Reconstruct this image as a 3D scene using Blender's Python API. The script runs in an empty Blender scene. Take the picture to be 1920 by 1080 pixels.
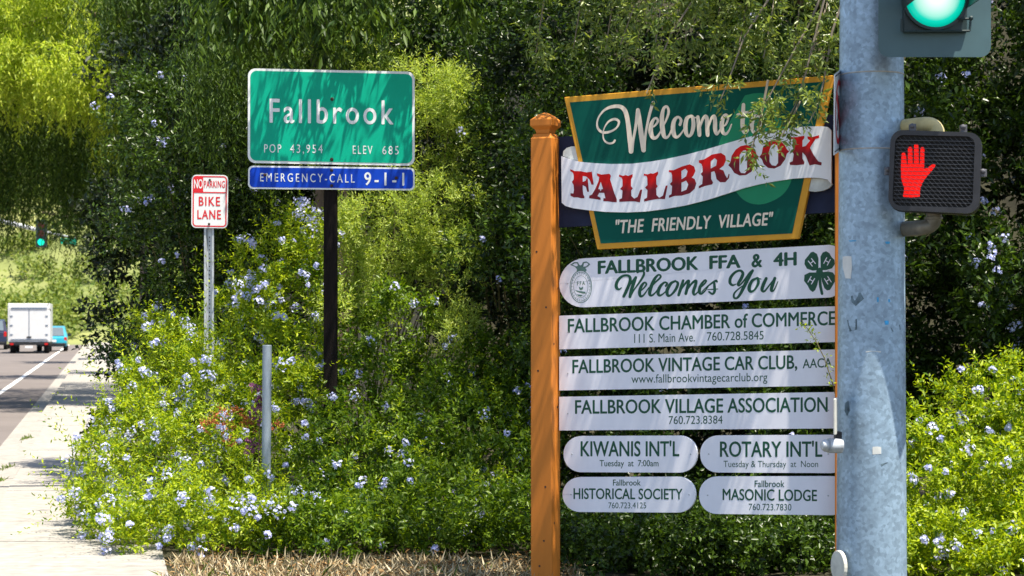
import bpy, math, random
import numpy as np
from mathutils import Vector, Matrix

# ------------------------------------------------------------------ camera, sky, sun, exposure
SC = bpy.context.scene
COL = SC.collection
F, HZ, EYE = 3733.0, 600.0, 1.67          # focal length in photo pixels, eye-level row, eye height (m)
cam = bpy.data.objects.new('camera', bpy.data.cameras.new('camera'))
COL.objects.link(cam)
cam.location = (0, 0, EYE)
cam.rotation_euler = (math.radians(90), 0, 0)
cam.data.sensor_width = 36
cam.data.lens = F * 36 / 1920
cam.data.shift_y = (HZ - 540) / 1920
cam.data.clip_start, cam.data.clip_end = 0.1, 6000
cam.data.dof.use_dof = True
cam.data.dof.focus_distance = 12.6
cam.data.dof.aperture_fstop = 6.3
SC.camera = cam

SUN_EL, SUN_AZ = 71.0, 41.0               # azimuth: degrees from +X towards the camera
el, az = math.radians(SUN_EL), math.radians(SUN_AZ)
SUN = Vector((math.cos(el) * math.cos(az), -math.cos(el) * math.sin(az), math.sin(el)))
w = bpy.data.worlds.new('World'); SC.world = w; w.use_nodes = True
nt = w.node_tree
sky = nt.nodes.new('ShaderNodeTexSky'); sky.sky_type = 'NISHITA'; sky.sun_disc = False
sky.sun_elevation = el; sky.sun_rotation = math.atan2(SUN.x, SUN.y)
nt.links.new(sky.outputs[0], nt.nodes['Background'].inputs[0])
nt.nodes['Background'].inputs[1].default_value = 0.095
sl = bpy.data.lights.new('sun', 'SUN'); sl.energy = 5.0; sl.angle = math.radians(0.5); sl.color = (1, .92, .78)
so = bpy.data.objects.new('sun', sl); COL.objects.link(so); so.location = (20, -20, 40)
so.rotation_euler = SUN.to_track_quat('Z', 'Y').to_euler()
SC.view_settings.view_transform = 'Standard'; SC.view_settings.look = 'None'
SC.view_settings.gamma = 1; SC.view_settings.exposure = 1.3
SC.cycles.max_bounces = 8; SC.cycles.diffuse_bounces = 3; SC.cycles.glossy_bounces = 2
SC.cycles.transmission_bounces = 4; SC.cycles.sample_clamp_indirect = 4

rnd = random.Random(7)
RNG = np.random.default_rng(11)

def P(px, py, D):
    """the world point seen at a photo pixel, D metres ahead"""
    return Vector(((px - 960) / F * D, D, EYE - (py - HZ) / F * D))

RS = 0.2049                                # the road runs along (-RS, 1)
def R(u, Y, z=0.0):
    return Vector((u - RS * Y, Y, z))

# ------------------------------------------------------------------ materials
def _n(nt, t, **kw):
    n = nt.nodes.new(t)
    for k, v in kw.items(): setattr(n, k, v)
    return n

def mat(name, col, rough=.5, metal=0., var=.12, scale=6., bump=0., bscale=60., spec=.3, stretch=(1, 1, 1), col2=None, coat=0.,
        emit=None, estr=0., detail=4):
    m = bpy.data.materials.new(name); m.use_nodes = True
    nt = m.node_tree; b = nt.nodes['Principled BSDF']; L = nt.links.new
    b.inputs['Roughness'].default_value = rough; b.inputs['Metallic'].default_value = metal
    b.inputs['Specular IOR Level'].default_value = spec; b.inputs['Coat Weight'].default_value = coat
    tc = _n(nt, 'ShaderNodeTexCoord'); mp = _n(nt, 'ShaderNodeMapping'); mp.inputs['Scale'].default_value = stretch
    L(tc.outputs['Object'], mp.inputs[0])
    no = _n(nt, 'ShaderNodeTexNoise'); no.inputs['Scale'].default_value = scale; no.inputs['Detail'].default_value = detail
    no.inputs['Roughness'].default_value = .62
    L(mp.outputs[0], no.inputs['Vector'])
    r = _n(nt, 'ShaderNodeValToRGB')
    a = [c * (1 - var) for c in col]; c2 = col2 or [min(1, c * (1 + var)) for c in col]
    r.color_ramp.elements[0].position = .3; r.color_ramp.elements[0].color = (*a, 1)
    r.color_ramp.elements[1].position = .7; r.color_ramp.elements[1].color = (*c2, 1)
    L(no.outputs[0], r.inputs[0]); L(r.outputs[0], b.inputs['Base Color'])
    if bump:
        n2 = _n(nt, 'ShaderNodeTexNoise'); n2.inputs['Scale'].default_value = bscale; n2.inputs['Detail'].default_value = 3
        L(mp.outputs[0], n2.inputs['Vector'])
        bp = _n(nt, 'ShaderNodeBump'); bp.inputs['Strength'].default_value = bump; bp.inputs['Distance'].default_value = .01
        L(n2.outputs[0], bp.inputs['Height']); L(bp.outputs[0], b.inputs['Normal'])
    if emit:
        b.inputs['Emission Color'].default_value = (*emit, 1); b.inputs['Emission Strength'].default_value = estr
    return m

def leaf_mat(name, ca, cb, trans=.35, rough=.42, spec=.4, tcol=None):
    """leaf: two-sided glossy face plus light shining through; hue differs from leaf to leaf"""
    m = bpy.data.materials.new(name); m.use_nodes = True
    nt = m.node_tree; b = nt.nodes['Principled BSDF']; L = nt.links.new; out = nt.nodes['Material Output']
    g = _n(nt, 'ShaderNodeNewGeometry'); r = _n(nt, 'ShaderNodeValToRGB')
    r.color_ramp.elements[0].color = (*ca, 1); r.color_ramp.elements[1].color = (*cb, 1)
    L(g.outputs['Random Per Island'], r.inputs[0])
    L(r.outputs[0], b.inputs['Base Color']); b.inputs['Roughness'].default_value = rough
    b.inputs['Specular IOR Level'].default_value = spec
    t = _n(nt, 'ShaderNodeBsdfTranslucent')
    mx = _n(nt, 'ShaderNodeMix', data_type='RGBA', blend_type='MULTIPLY'); mx.inputs[0].default_value = 1
    tc = tcol or (1.5, 1.45, .5); mx.inputs[7].default_value = (*tc, 1)
    L(r.outputs[0], mx.inputs[6]); L(mx.outputs[2], t.inputs[0])
    ms = _n(nt, 'ShaderNodeMixShader'); ms.inputs[0].default_value = trans
    L(b.outputs[0], ms.inputs[1]); L(t.outputs[0], ms.inputs[2]); L(ms.outputs[0], out.inputs[0])
    return m

# ------------------------------------------------------------------ object helpers
BASE = {}                                   # root name -> base location (the parts' vertices are stored relative to it)
def props(o, label=None, cat=None, group=None, kind=None):
    for k, v in (('label', label), ('category', cat), ('group', group), ('kind', kind)):
        if v: o[k] = v
    return o
def thing(name, loc, label, cat, group=None):
    o = bpy.data.objects.new(name, None); COL.objects.link(o); o.location = loc; o.empty_display_size = .2
    BASE[o.name] = Vector(loc)
    return props(o, label, cat, group)
def root_of(o):
    while o.parent: o = o.parent
    return o
def link_mesh(name, me, parent, loc, m):
    o = bpy.data.objects.new(name, me); COL.objects.link(o)
    for mm in (m if isinstance(m, (list, tuple)) else [m]): me.materials.append(mm)
    if parent: o.parent = parent
    elif loc is not None: o.location = loc
    return o

class MB:
    """collects shapes in world coordinates; build() links them as ONE mesh object"""
    def __init__(s): s.v, s.f, s.mi, s.cur, s.uv = [], [], [], 0, None
    def add(s, vs, fs):
        o = len(s.v); s.v += [tuple(v) for v in vs]; s.f += [tuple(i + o for i in f) for f in fs]; s.mi += [s.cur] * len(fs)
    def hexa(s, c):
        s.add(c, [(0, 3, 2, 1), (4, 5, 6, 7), (0, 1, 5, 4), (1, 2, 6, 5), (2, 3, 7, 6), (3, 0, 4, 7)])
    def box(s, c, d, mtx=None):
        x, y, z = [q / 2 for q in d]
        vs = [Vector(q) for q in ((-x, -y, -z), (x, -y, -z), (x, y, -z), (-x, y, -z), (-x, -y, z), (x, -y, z), (x, y, z), (-x, y, z))]
        if mtx: vs = [mtx @ v for v in vs]
        s.hexa([Vector(c) + v for v in vs])
    def prism(s, poly, ext):
        """poly: 3-D outline; ext: extrusion vector"""
        n = len(poly); e = Vector(ext); a = [Vector(p) for p in poly]; b = [p + e for p in a]
        s.add(a + b, [tuple(range(n)), tuple(range(2 * n - 1, n - 1, -1))] + [(i, i + n, (i + 1) % n + n, (i + 1) % n) for i in range(n)])
    def tube(s, pts, rad, n=8, cap=True):
        pts = [Vector(p) for p in pts]; k = len(pts)
        rad = rad if isinstance(rad, (list, tuple)) else [rad] * k
        vs = []; up = None
        for i, p in enumerate(pts):
            t = (pts[min(i + 1, k - 1)] - pts[max(i - 1, 0)]).normalized()
            if up is None: up = Vector((0, 0, 1)) if abs(t.z) < .9 else Vector((1, 0, 0))
            a = t.cross(up).normalized(); b = a.cross(t).normalized(); up = b
            for j in range(n):
                th = 2 * math.pi * j / n; vs.append(p + (a * math.cos(th) + b * math.sin(th)) * rad[i])
        fs = [(i * n + j, i * n + (j + 1) % n, (i + 1) * n + (j + 1) % n, (i + 1) * n + j) for i in range(k - 1) for j in range(n)]
        if cap: fs += [tuple(range(n - 1, -1, -1)), tuple(range((k - 1) * n, k * n))]
        s.add(vs, fs)
    def disc(s, c, axis, r, n=32):
        q = Vector(axis).to_track_quat('Z', 'Y')
        s.add([Vector(c) + q @ Vector((r * math.cos(2 * math.pi * i / n), r * math.sin(2 * math.pi * i / n), 0)) for i in range(n)], [tuple(range(n))])
    def lathe(s, c, axis, prof, n=32, a0=0., a1=2 * math.pi):
        """prof: (radius, height along axis)"""
        q = Vector(axis).to_track_quat('Z', 'Y'); full = abs(a1 - a0 - 2 * math.pi) < 1e-6; m = n if full else n + 1
        vs = [Vector(c) + q @ Vector((r * math.cos(a0 + (a1 - a0) * j / n), r * math.sin(a0 + (a1 - a0) * j / n), h)) for r, h in prof for j in range(m)]
        s.add(vs, [(i * m + j, i * m + (j + 1) % m, (i + 1) * m + (j + 1) % m, (i + 1) * m + j) for i in range(len(prof) - 1) for j in range(n)])
    def sphere(s, c, r, n=10):
        s.lathe(c, (0, 0, 1), [(max(1e-4, r * math.sin(math.pi * i / n)), -r * math.cos(math.pi * i / n)) for i in range(n + 1)], n * 2)
    def build(s, name, m, parent=None, loc=None, smooth=False, bevel=0.):
        base = BASE[root_of(parent).name] if parent else (Vector(loc) if loc is not None else Vector((0, 0, 0)))
        me = bpy.data.meshes.new(name)
        me.from_pydata([(v[0] - base.x, v[1] - base.y, v[2] - base.z) for v in s.v], [], s.f)
        if any(s.mi): me.polygons.foreach_set('material_index', s.mi)
        o = link_mesh(name, me, parent, loc, m)
        if smooth:
            me.polygons.foreach_set('use_smooth', [True] * len(s.f)); me.set_sharp_from_angle(angle=math.radians(40))
        if bevel:
            bv = o.modifiers.new('bevel', 'BEVEL'); bv.width = bevel; bv.segments = 2; bv.limit_method = 'ANGLE'
        return o

def np_mesh(name, V, T, m, parent=None, loc=None):
    """big triangle mesh from numpy arrays in world coordinates"""
    base = BASE[root_of(parent).name] if parent else (Vector(loc) if loc is not None else Vector((0, 0, 0)))
    V = np.asarray(V, dtype=np.float32) - np.array(base, dtype=np.float32)
    T = np.asarray(T, dtype=np.int32); k = T.shape[1]
    me = bpy.data.meshes.new(name)
    me.vertices.add(len(V)); me.vertices.foreach_set('co', V.ravel())
    me.loops.add(T.size); me.loops.foreach_set('vertex_index', T.ravel())
    me.polygons.add(len(T)); me.polygons.foreach_set('loop_start', np.arange(0, T.size, k, dtype=np.int32))
    me.update(calc_edges=True)
    return link_mesh(name, me, parent, loc, m)

# ------------------------------------------------------------------ flat signs: px outlines carried onto a real plane
class Plane:
    """upright plane through two photo columns at two depths"""
    def __init__(s, xa, da, xb, db):
        s.b = (1 / db - 1 / da) / (xb - xa); s.a = 1 / da - s.b * xa
        A, B = P(xa, HZ, da), P(xb, HZ, db); t = (B - A).normalized()
        s.t = t; s.n = Vector((t.y, -t.x, 0))
    def at(s, px, py, off=0.):
        return P(px, py, 1 / (s.a + s.b * px)) + s.n * off
    def plate(s, mb, poly, front, thick):
        """outline given counter-clockwise or not; its front at 'front' m proud of the plane"""
        pts = [s.at(x, y, front) for x, y in poly]
        a = sum((poly[i][0] * poly[(i + 1) % len(poly)][1] - poly[(i + 1) % len(poly)][0] * poly[i][1]) for i in range(len(poly)))
        if a > 0: pts.reverse()
        mb.prism(pts, -s.n * thick)

def rrect(tl, tr, br, bl, r, seg=6):
    """rounded quad in px; r = one radius or four"""
    c = [Vector(q) for q in (tl, tr, br, bl)]; rs = r if isinstance(r, (list, tuple)) else [r] * 4; out = []
    for i in range(4):
        p, a, b = c[i], c[i - 1], c[(i + 1) % 4]
        if rs[i] <= 0: out.append(tuple(p)); continue
        da, db = (a - p).normalized(), (b - p).normalized()
        for k in range(seg + 1):
            th = math.pi / 2 * k / seg
            out.append(tuple(p + da * rs[i] * (1 - math.sin(th)) + db * rs[i] * (1 - math.cos(th))))
    return out

def inset(poly_c, d):
    tl, tr, br, bl = poly_c
    return (tl[0] + d, tl[1] + d), (tr[0] - d, tr[1] + d), (br[0] - d, br[1] - d), (bl[0] + d, bl[1] - d)

_caps = {}
def font_mesh(body, bold=0., shear=0., space=1.):
    cu = bpy.data.curves.new('lettering', 'FONT'); cu.body = body; cu.offset = bold; cu.shear = shear; cu.space_character = space
    cu.resolution_u = 4
    o = bpy.data.objects.new('lettering', cu); COL.objects.link(o)
    dg = bpy.context.evaluated_depsgraph_get(); me = bpy.data.meshes.new_from_object(o.evaluated_get(dg))
    v = [(q.co.x, q.co.y) for q in me.vertices]; f = [tuple(p.vertices) for p in me.polygons]
    bpy.data.objects.remove(o); bpy.data.curves.remove(cu); bpy.data.meshes.remove(me)
    return v, f
def cap_height(bold):
    if bold not in _caps: _caps[bold] = max(y for x, y in font_mesh('H', bold)[0])
    return _caps[bold]
def text(mb, pl, body, x0, x1, yb0, yb1, cap0, cap1=None, off=.002, bold=0., shear=0., space=1.):
    """lettering between photo columns x0..x1 with its baseline from yb0 to yb1"""
    cap1 = cap1 or cap0
    v, f = font_mesh(body, 0., shear, space); ch = cap_height(0.)
    xa, xb = min(x for x, y in v), max(x for x, y in v)
    q = bold * 1.15; xa -= q; xb += q                       # bold: the glyphs laid down a few times, each a hair above the last
    for k, (dx, dy) in enumerate([(0, 0)] if bold < .004 else [(-q, 0), (q, 0), (0, q * .6), (0, -q * .6), (-q * .6, -q * .4), (q * .6, q * .4)]):
        out = []
        for x, y in v:
            u = (x + dx - xa) / (xb - xa)
            out.append(pl.at(x0 + u * (x1 - x0), yb0 + u * (yb1 - yb0) - (y + dy) / ch * (cap0 + u * (cap1 - cap0)), off + .00005 * k))
        mb.add(out, f)

def spline(pts, n=7):
    """Catmull-Rom through tuples"""
    A = np.array(pts, float); Q = np.vstack([2 * A[0] - A[1], A, 2 * A[-1] - A[-2]]); out = []
    for i in range(1, len(Q) - 2):
        for t in np.linspace(0, 1, n, endpoint=False):
            p0, p1, p2, p3 = Q[i - 1:i + 3]
            out.append(.5 * (2 * p1 + (p2 - p0) * t + (2 * p0 - 5 * p1 + 4 * p2 - p3) * t * t + (3 * p1 - p0 - 3 * p2 + p3) * t ** 3))
    out.append(A[-1]); return np.array(out)
_lift = [0]
def brush(mb, pl, pts, mp, off=.002, wscale=1., smooth=True):
    """a brush stroke (x, y, width) mapped to px by mp = (x0, y0, scale); each stroke lies a hair above the last"""
    A = spline(pts) if smooth else np.array(pts, float)
    A = np.column_stack([mp[0] + A[:, 0] / mp[2], mp[1] + A[:, 1] / mp[2], A[:, 2] / mp[2] * wscale])
    k = len(A); _lift[0] = (_lift[0] + 1) % 12; z0 = off + .00006 * _lift[0]
    L, Rr = [], []
    for i in range(k):
        d = A[min(i + 1, k - 1), :2] - A[max(i - 1, 0), :2]; d = d / (np.linalg.norm(d) + 1e-9); nrm = np.array([-d[1], d[0]]) * A[i, 2] / 2
        z = z0 + .0000012 * i
        L.append(pl.at(*(A[i, :2] + nrm), z)); Rr.append(pl.at(*(A[i, :2] - nrm), z))
        if i == 0: d0 = d
    fs = [(i, i + 1, k + i + 1, k + i) for i in range(k - 1)]
    mb.add(L + Rr, fs)
    for (i, sgn, dd) in ((0, -1, d0), (k - 1, 1, d)):                       # round ends
        c, r = A[i, :2], A[i, 2] / 2; nrm = np.array([-dd[1], dd[0]]); z = z0 + .0000012 * i
        fan = [pl.at(*(c + nrm * r * math.cos(t) + sgn * dd * r * math.sin(t)), z) for t in np.linspace(0, math.pi, 7)]
        mb.add(fan, [tuple(range(7))])

def outline(mb, pl, polys, mp, off=.002):
    """filled outlines with holes (first = outer), in traced coordinates"""
    cu = bpy.data.curves.new('outline', 'CURVE'); cu.dimensions = '2D'; cu.fill_mode = 'FRONT'
    for poly in polys:
        sp = cu.splines.new('POLY'); sp.points.add(len(poly) - 1); sp.use_cyclic_u = True
        for q, (x, y) in zip(sp.points, poly): q.co = (x / 100, -y / 100, 0, 1)
    o = bpy.data.objects.new('outline', cu); COL.objects.link(o)
    dg = bpy.context.evaluated_depsgraph_get(); me = bpy.data.meshes.new_from_object(o.evaluated_get(dg))
    v = [(q.co.x * 100, -q.co.y * 100) for q in me.vertices]; f = [tuple(p.vertices) for p in me.polygons]
    bpy.data.objects.remove(o); bpy.data.curves.remove(cu); bpy.data.meshes.remove(me)
    mb.add([pl.at(mp[0] + x / mp[2], mp[1] + y / mp[2], off) for x, y in v], f)
    return [(x, y) for x, y in v]

# ------------------------------------------------------------------ leaves
def unit(a): return a / (np.linalg.norm(a, axis=-1, keepdims=True) + 1e-9)
def leaves(pos, axis, nrm, ln, wd, fold=.15, curl=.1):
    """N folded leaves -> vertices and triangles"""
    a = unit(axis); n = unit(nrm - a * np.sum(a * nrm, -1, keepdims=True)); s = np.cross(n, a)
    ln = ln[:, None]; wd = wd[:, None]
    mid = pos + a * ln * .46
    V = np.stack([pos, mid + s * wd * .5 + n * wd * fold, pos + a * ln - n * ln * curl, mid - s * wd * .5 + n * wd * fold], 1).reshape(-1, 3)
    i = np.arange(len(pos))[:, None] * 4
    T = np.concatenate([i + np.array([[0, 1, 2]]), i + np.array([[0, 2, 3]])], 1).reshape(-1, 3)
    return V, T
def join(parts):
    Vs, Ts, o = [], [], 0
    for V, T in parts: Vs.append(V); Ts.append(T + o); o += len(V)
    return np.vstack(Vs), np.vstack(Ts)
def twigs(base, dirs, length, k, ln, wd, droop=0., spread=1., rng=RNG, flat=.3):
    """leaves set spirally along M twigs: base (M,3), dirs (M,3), length (M,)"""
    M = len(base); d = unit(dirs)
    t = np.linspace(.18, 1, k)[None, :] + rng.uniform(-.04, .04, (M, k))
    pts = base[:, None] + d[:, None] * (length[:, None] * t)[..., None]
    pts[..., 2] -= droop * length[:, None] * t ** 2
    ref = unit(rng.normal(size=(M, 3))); e1 = unit(np.cross(d, ref)); e2 = np.cross(d, e1)
    ph = (np.arange(k) * 2.4)[None, :] + rng.uniform(0, 6.3, (M, 1))
    out = e1[:, None] * np.cos(ph)[..., None] + e2[:, None] * np.sin(ph)[..., None]
    ax = d[:, None] * .75 + out * spread + rng.normal(scale=.25, size=(M, k, 3)); ax[..., 2] -= droop * t
    nr = d[:, None] * .5 + rng.normal(scale=.55, size=(M, k, 3)); nr[..., 2] += flat
    L = ln * rng.uniform(.65, 1.2, (M, k)) * (1.1 - .35 * t); Wd = L * wd
    return leaves(pts.reshape(-1, 3), ax.reshape(-1, 3), nr.reshape(-1, 3), L.ravel(), Wd.ravel())
def lumps(C, r, n, k, ln, wd, up=.35, back=.35, rng=RNG, **kw):
    """clumps of leafy twigs round centres C (M,3) with radius r (M,)"""
    C = np.repeat(np.asarray(C, float), n, 0); rr = np.repeat(np.asarray(r, float), n)
    d = unit(rng.normal(size=(len(C), 3))); flip = (d[:, 1] > 0) & (rng.random(len(C)) > back); d[flip, 1] *= -1
    d[:, 2] += up * .5; d = unit(d)
    base = C + d * (rr * rng.uniform(.15, .6, len(C)))[:, None]
    dr = d + rng.normal(scale=.4, size=d.shape); dr[:, 2] += up
    return twigs(base, dr, rr * rng.uniform(.45, .8, len(C)), k, ln, wd, rng=rng, **kw)
def strands(top, length, k, ln, wd, sway=.12, rng=RNG, out=.5):
    """hanging pepper-tree strands: feathery leaflets down a drooping stem"""
    M = len(top); t = np.linspace(0, 1, k)[None, :] + rng.uniform(-.03, .03, (M, k))
    h = rng.normal(scale=sway, size=(M, 2)); pts = np.repeat(top[:, None], k, 1).copy()
    pts[..., 0] += h[:, None, 0] * np.sin(t * 2.2) * length[:, None]; pts[..., 1] += h[:, None, 1] * np.sin(t * 2.2) * length[:, None]
    pts[..., 2] -= length[:, None] * t
    ph = rng.uniform(0, 6.3, (M, k)); ax = np.stack([np.cos(ph) * out, np.sin(ph) * out, -np.ones_like(ph) * .7], -1) + rng.normal(scale=.2, size=(M, k, 3))
    nr = rng.normal(size=(M, k, 3)) + np.array([.3, -.5, .9])
    L = ln * rng.uniform(.6, 1.25, (M, k))
    return leaves(pts.reshape(-1, 3), ax.reshape(-1, 3), nr.reshape(-1, 3), L.ravel(), (L * wd).ravel(), fold=.05)
def florets(C, r, n, size, rng=RNG):
    """heads of five-petalled flowers round centres C"""
    C = np.repeat(np.asarray(C, float), n, 0); d = unit(rng.normal(size=(len(C), 3)) + np.array([0, -.5, .35]))
    rr = np.repeat(np.asarray(r, float), n)
    c = C + d * (rr * rng.uniform(.6, 1.05, len(C)))[:, None]
    nn = unit(d + rng.normal(scale=.35, size=d.shape)); e1 = unit(np.cross(nn, rng.normal(size=d.shape))); e2 = np.cross(nn, e1)
    s = size * rng.uniform(.75, 1.2, len(C)); V = [c - nn * (s * .15)[:, None]]
    for j in range(10):
        q = (1. if j % 2 == 0 else .5) * s; th = j * math.pi / 5
        V.append(c + e1 * (q * math.cos(th))[:, None] + e2 * (q * math.sin(th))[:, None])
    V = np.stack(V, 1).reshape(-1, 3); i = np.arange(len(c))[:, None] * 11
    T = np.concatenate([i + np.array([[0, 1 + j, 1 + (j + 1) % 10]]) for j in range(10)], 1).reshape(-1, 3)
    return V, T
def pxl(arr):
    """(px, py, D) rows -> world points"""
    a = np.asarray(arr, float); D = a[:, 2]
    return np.column_stack([(a[:, 0] - 960) / F * D, D, EYE - (a[:, 1] - HZ) / F * D])
# ------------------------------------------------------------------ ground, road, pavement
M = {}
M['soil'] = mat('soil', (.20, .15, .095), .95, var=.5, scale=3, bump=.8, bscale=30)
M['earth'] = mat('earth', (.030, .028, .014), .95, var=.5, scale=2, bump=.8, bscale=20)  # darkened so the colour carries the deep shade behind the hedges
M['asphalt'] = mat('asphalt', (.135, .117, .11), .9, var=.12, scale=.5, bump=.35, bscale=90)
M['line'] = mat('line_paint', (.72, .72, .70), .7, var=.12, scale=3)
M['galv'] = mat('galvanised_steel', (.46, .49, .52), .5, metal=.35, var=.2, scale=26, bump=.05)
M['black_plastic'] = mat('black_plastic', (.014, .015, .018), .5, var=.2, scale=20)
M['bolt'] = mat('rusty_bolt', (.06, .035, .03), .6, metal=.4, var=.4, scale=40)
M['tail_red'] = mat('tail_light', (.5, .01, .01), .25, var=.05)
M['glass'] = mat('dark_glass', (.02, .025, .03), .06, var=.05, spec=.7)
M['rubber'] = mat('rubber', (.018, .018, .018), .85, var=.2)
M['chrome'] = mat('bright_metal', (.6, .6, .6), .25, metal=1., var=.05)

def concrete(name, col, joint=None):
    m = mat(name, col, .9, var=.09, scale=1.1, bump=.3, bscale=80, detail=8)
    nt = m.node_tree; b = nt.nodes['Principled BSDF']; L = nt.links.new
    src = b.inputs['Base Color'].links[0].from_socket
    # fine aggregate and stains
    tc = [n for n in nt.nodes if n.type == 'TEX_COORD'][0]
    no = _n(nt, 'ShaderNodeTexNoise'); no.inputs['Scale'].default_value = 9; no.inputs['Detail'].default_value = 8
    L(tc.outputs['Object'], no.inputs['Vector'])
    rp = _n(nt, 'ShaderNodeMapRange'); rp.inputs[1].default_value = .35; rp.inputs[2].default_value = .7
    rp.inputs[3].default_value = .80; rp.inputs[4].default_value = 1.08; L(no.outputs[0], rp.inputs[0])
    mx = _n(nt, 'ShaderNodeMix', data_type='RGBA', blend_type='MULTIPLY'); mx.inputs[0].default_value = 1
    L(src, mx.inputs[6]); L(rp.outputs[0], mx.inputs[7]); L(mx.outputs[2], b.inputs['Base Color'])
    return m
M['concrete'] = concrete('pavement_concrete', (.30, .283, .258))
M['kerb'] = concrete('kerb_concrete', (.29, .27, .245))

g = MB(); g.add([(-3000, -200, -.17), (3000, -200, -.17), (3000, 5000, -.17), (-3000, 5000, -.17)], [(0, 1, 2, 3)])
props(g.build('ground', M['soil']), kind='structure')
YE = 150.0
def strip(name, m, u0, u1, z, th, y0=-6., y1=YE, loc=None):
    b = MB(); c = [R(u0, y0, z - th), R(u1, y0, z - th), R(u1, y1, z - th), R(u0, y1, z - th)]
    b.hexa(c + [q + Vector((0, 0, th)) for q in c]); o = b.build(name, m); props(o, kind='structure'); return o
strip('road', M['asphalt'], -24., -1.492, -.15, .01)
strip('gutter', M['kerb'], -1.49, -1.122, -.144, .016)
strip('lane_line', M['line'], -2.66, -2.53, -.1455, .004)
for u in (-6.2,):
    for y in range(12, 146, 14): strip('lane_line', M['line'], u - .06, u + .06, -.1455, .004, y, y + 4)
# kerb and pavement cast in lengths, with open joints between them
def slabs(name, m, u0, u1, z, step, gap=.02):
    b = MB(); y = -6.
    while y < YE:
        c = [R(u0, y, z - .16), R(u1, y, z - .16), R(u1, y + step - gap, z - .16), R(u0, y + step - gap, z - .16)]
        dz = Vector((0, 0, .16 + rnd.uniform(-.002, .002))); b.hexa(c + [q + dz for q in c]); y += step
    return props(b.build(name, m), kind='structure')
slabs('kerb', M['kerb'], -1.12, -.953, 0., 3.0)
slabs('pavement', M['concrete'], -.95, .42, .003, 1.5)
# planted verge, rising to a bank behind the hedges
NX, NY = 90, 70
vs = []; xs = np.linspace(-1, 26, NX); ys = np.linspace(-4, 150, NY) ** 1.0
ys = np.concatenate([np.linspace(-4, 32, 50), np.linspace(34, 150, 20)])
for yy in ys:
    for k in range(NX):
        u = .425 + 40 * (k / (NX - 1)) ** 1.6
        x = u - RS * yy
        d = min(yy - 22.2, (u - 2.6) * 1.1)
        s = max(0, min(1, d / 5.5)); h = 7.5 * s * s * (3 - 2 * s)
        h *= 1 if yy < 60 else max(0, 1 - (yy - 60) / 60)
        h += .05 * math.sin(u * 5.1 + yy) * math.sin(yy * 3.3) * min(1, max(0, u - .6))
        vs.append((x, yy, -.02 + h))
b = MB(); b.add(vs, [(j * NX + i, j * NX + i + 1, (j + 1) * NX + i + 1, (j + 1) * NX + i) for j in range(len(ys) - 1) for i in range(NX - 1)])
props(b.build('verge', M['earth'], smooth=True), kind='structure')
# the far hillside the road runs towards
mh = mat('hillside', (.12, .17, .04), .95, var=.35, scale=.09, col2=(.27, .28, .10), detail=8)
HXN, HYN = 70, 50; vs = []
def hill_z(x, y):
    d = max(0, y - 150); r = .27 * d + 4 * math.sin(x * .045 + 1) * min(1, d / 40) + 3 * math.sin(y * .07 + x * .03) * min(1, d / 40)
    return -.165 + max(0, r) * (1 if d < 130 else 1)
for y in np.linspace(146, 420, HYN):
    for x in np.linspace(-220, 160, HXN): vs.append((x, y, hill_z(x, y)))
b = MB(); b.add(vs, [(j * HXN + i, j * HXN + i + 1, (j + 1) * HXN + i + 1, (j + 1) * HXN + i) for j in range(HYN - 1) for i in range(HXN - 1)])
props(b.build('hills', mh, smooth=True), kind='structure')

# ------------------------------------------------------------------ the welcome sign
M['post_paint'] = mat('orange_post_paint', (.56, .18, .022), .62, var=.05, scale=2.2, stretch=(9, 9, .7), bump=.0, bscale=14, detail=9)
M['navy'] = mat('navy_board_paint', (.020, .027, .060), .7, spec=.12, var=.25, scale=6)
M['border'] = mat('gold_border_paint', (.62, .30, .02), .5, var=.1, scale=10)
M['sign_green'] = mat('dark_green_paint', (.0, .078, .058), .6, spec=.12, var=.1, scale=3)
M['avocado'] = mat('mid_green_paint', (.0, .22, .10), .5, var=.12, scale=5)
M['board_white'] = mat('white_board_paint', (.80, .80, .87), .5, var=.07, scale=5, stretch=(1, 1, .35), detail=8)
M['ribbon_white'] = mat('white_ribbon_paint', (.79, .80, .86), .45, var=.04, scale=5)
M['ribbon_back'] = mat('grey_ribbon_paint', (.50, .53, .52), .5, var=.3, scale=9)
M['cream'] = mat('cream_letter_paint', (.78, .68, .56), .5, var=.05, scale=8)
M['letter_green'] = mat('green_letter_vinyl', (.004, .075, .04), .4, var=.1, scale=8)
M['emblem'] = mat('grey_green_print', (.10, .19, .16), .5, var=.2, scale=30)
WP = Plane(1050, 12.6, 1570, 11.86)
wroot = thing('welcome_sign', WP.at(1310, 1130), 'big welcome sign with green trapezoid panel, white ribbon and white name boards between orange posts', 'welcome sign')
wroot.location.z = 0; BASE[wroot.name].z = 0
t_, n_ = WP.t, WP.n; UPV = Vector((0, 0, 1))
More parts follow.
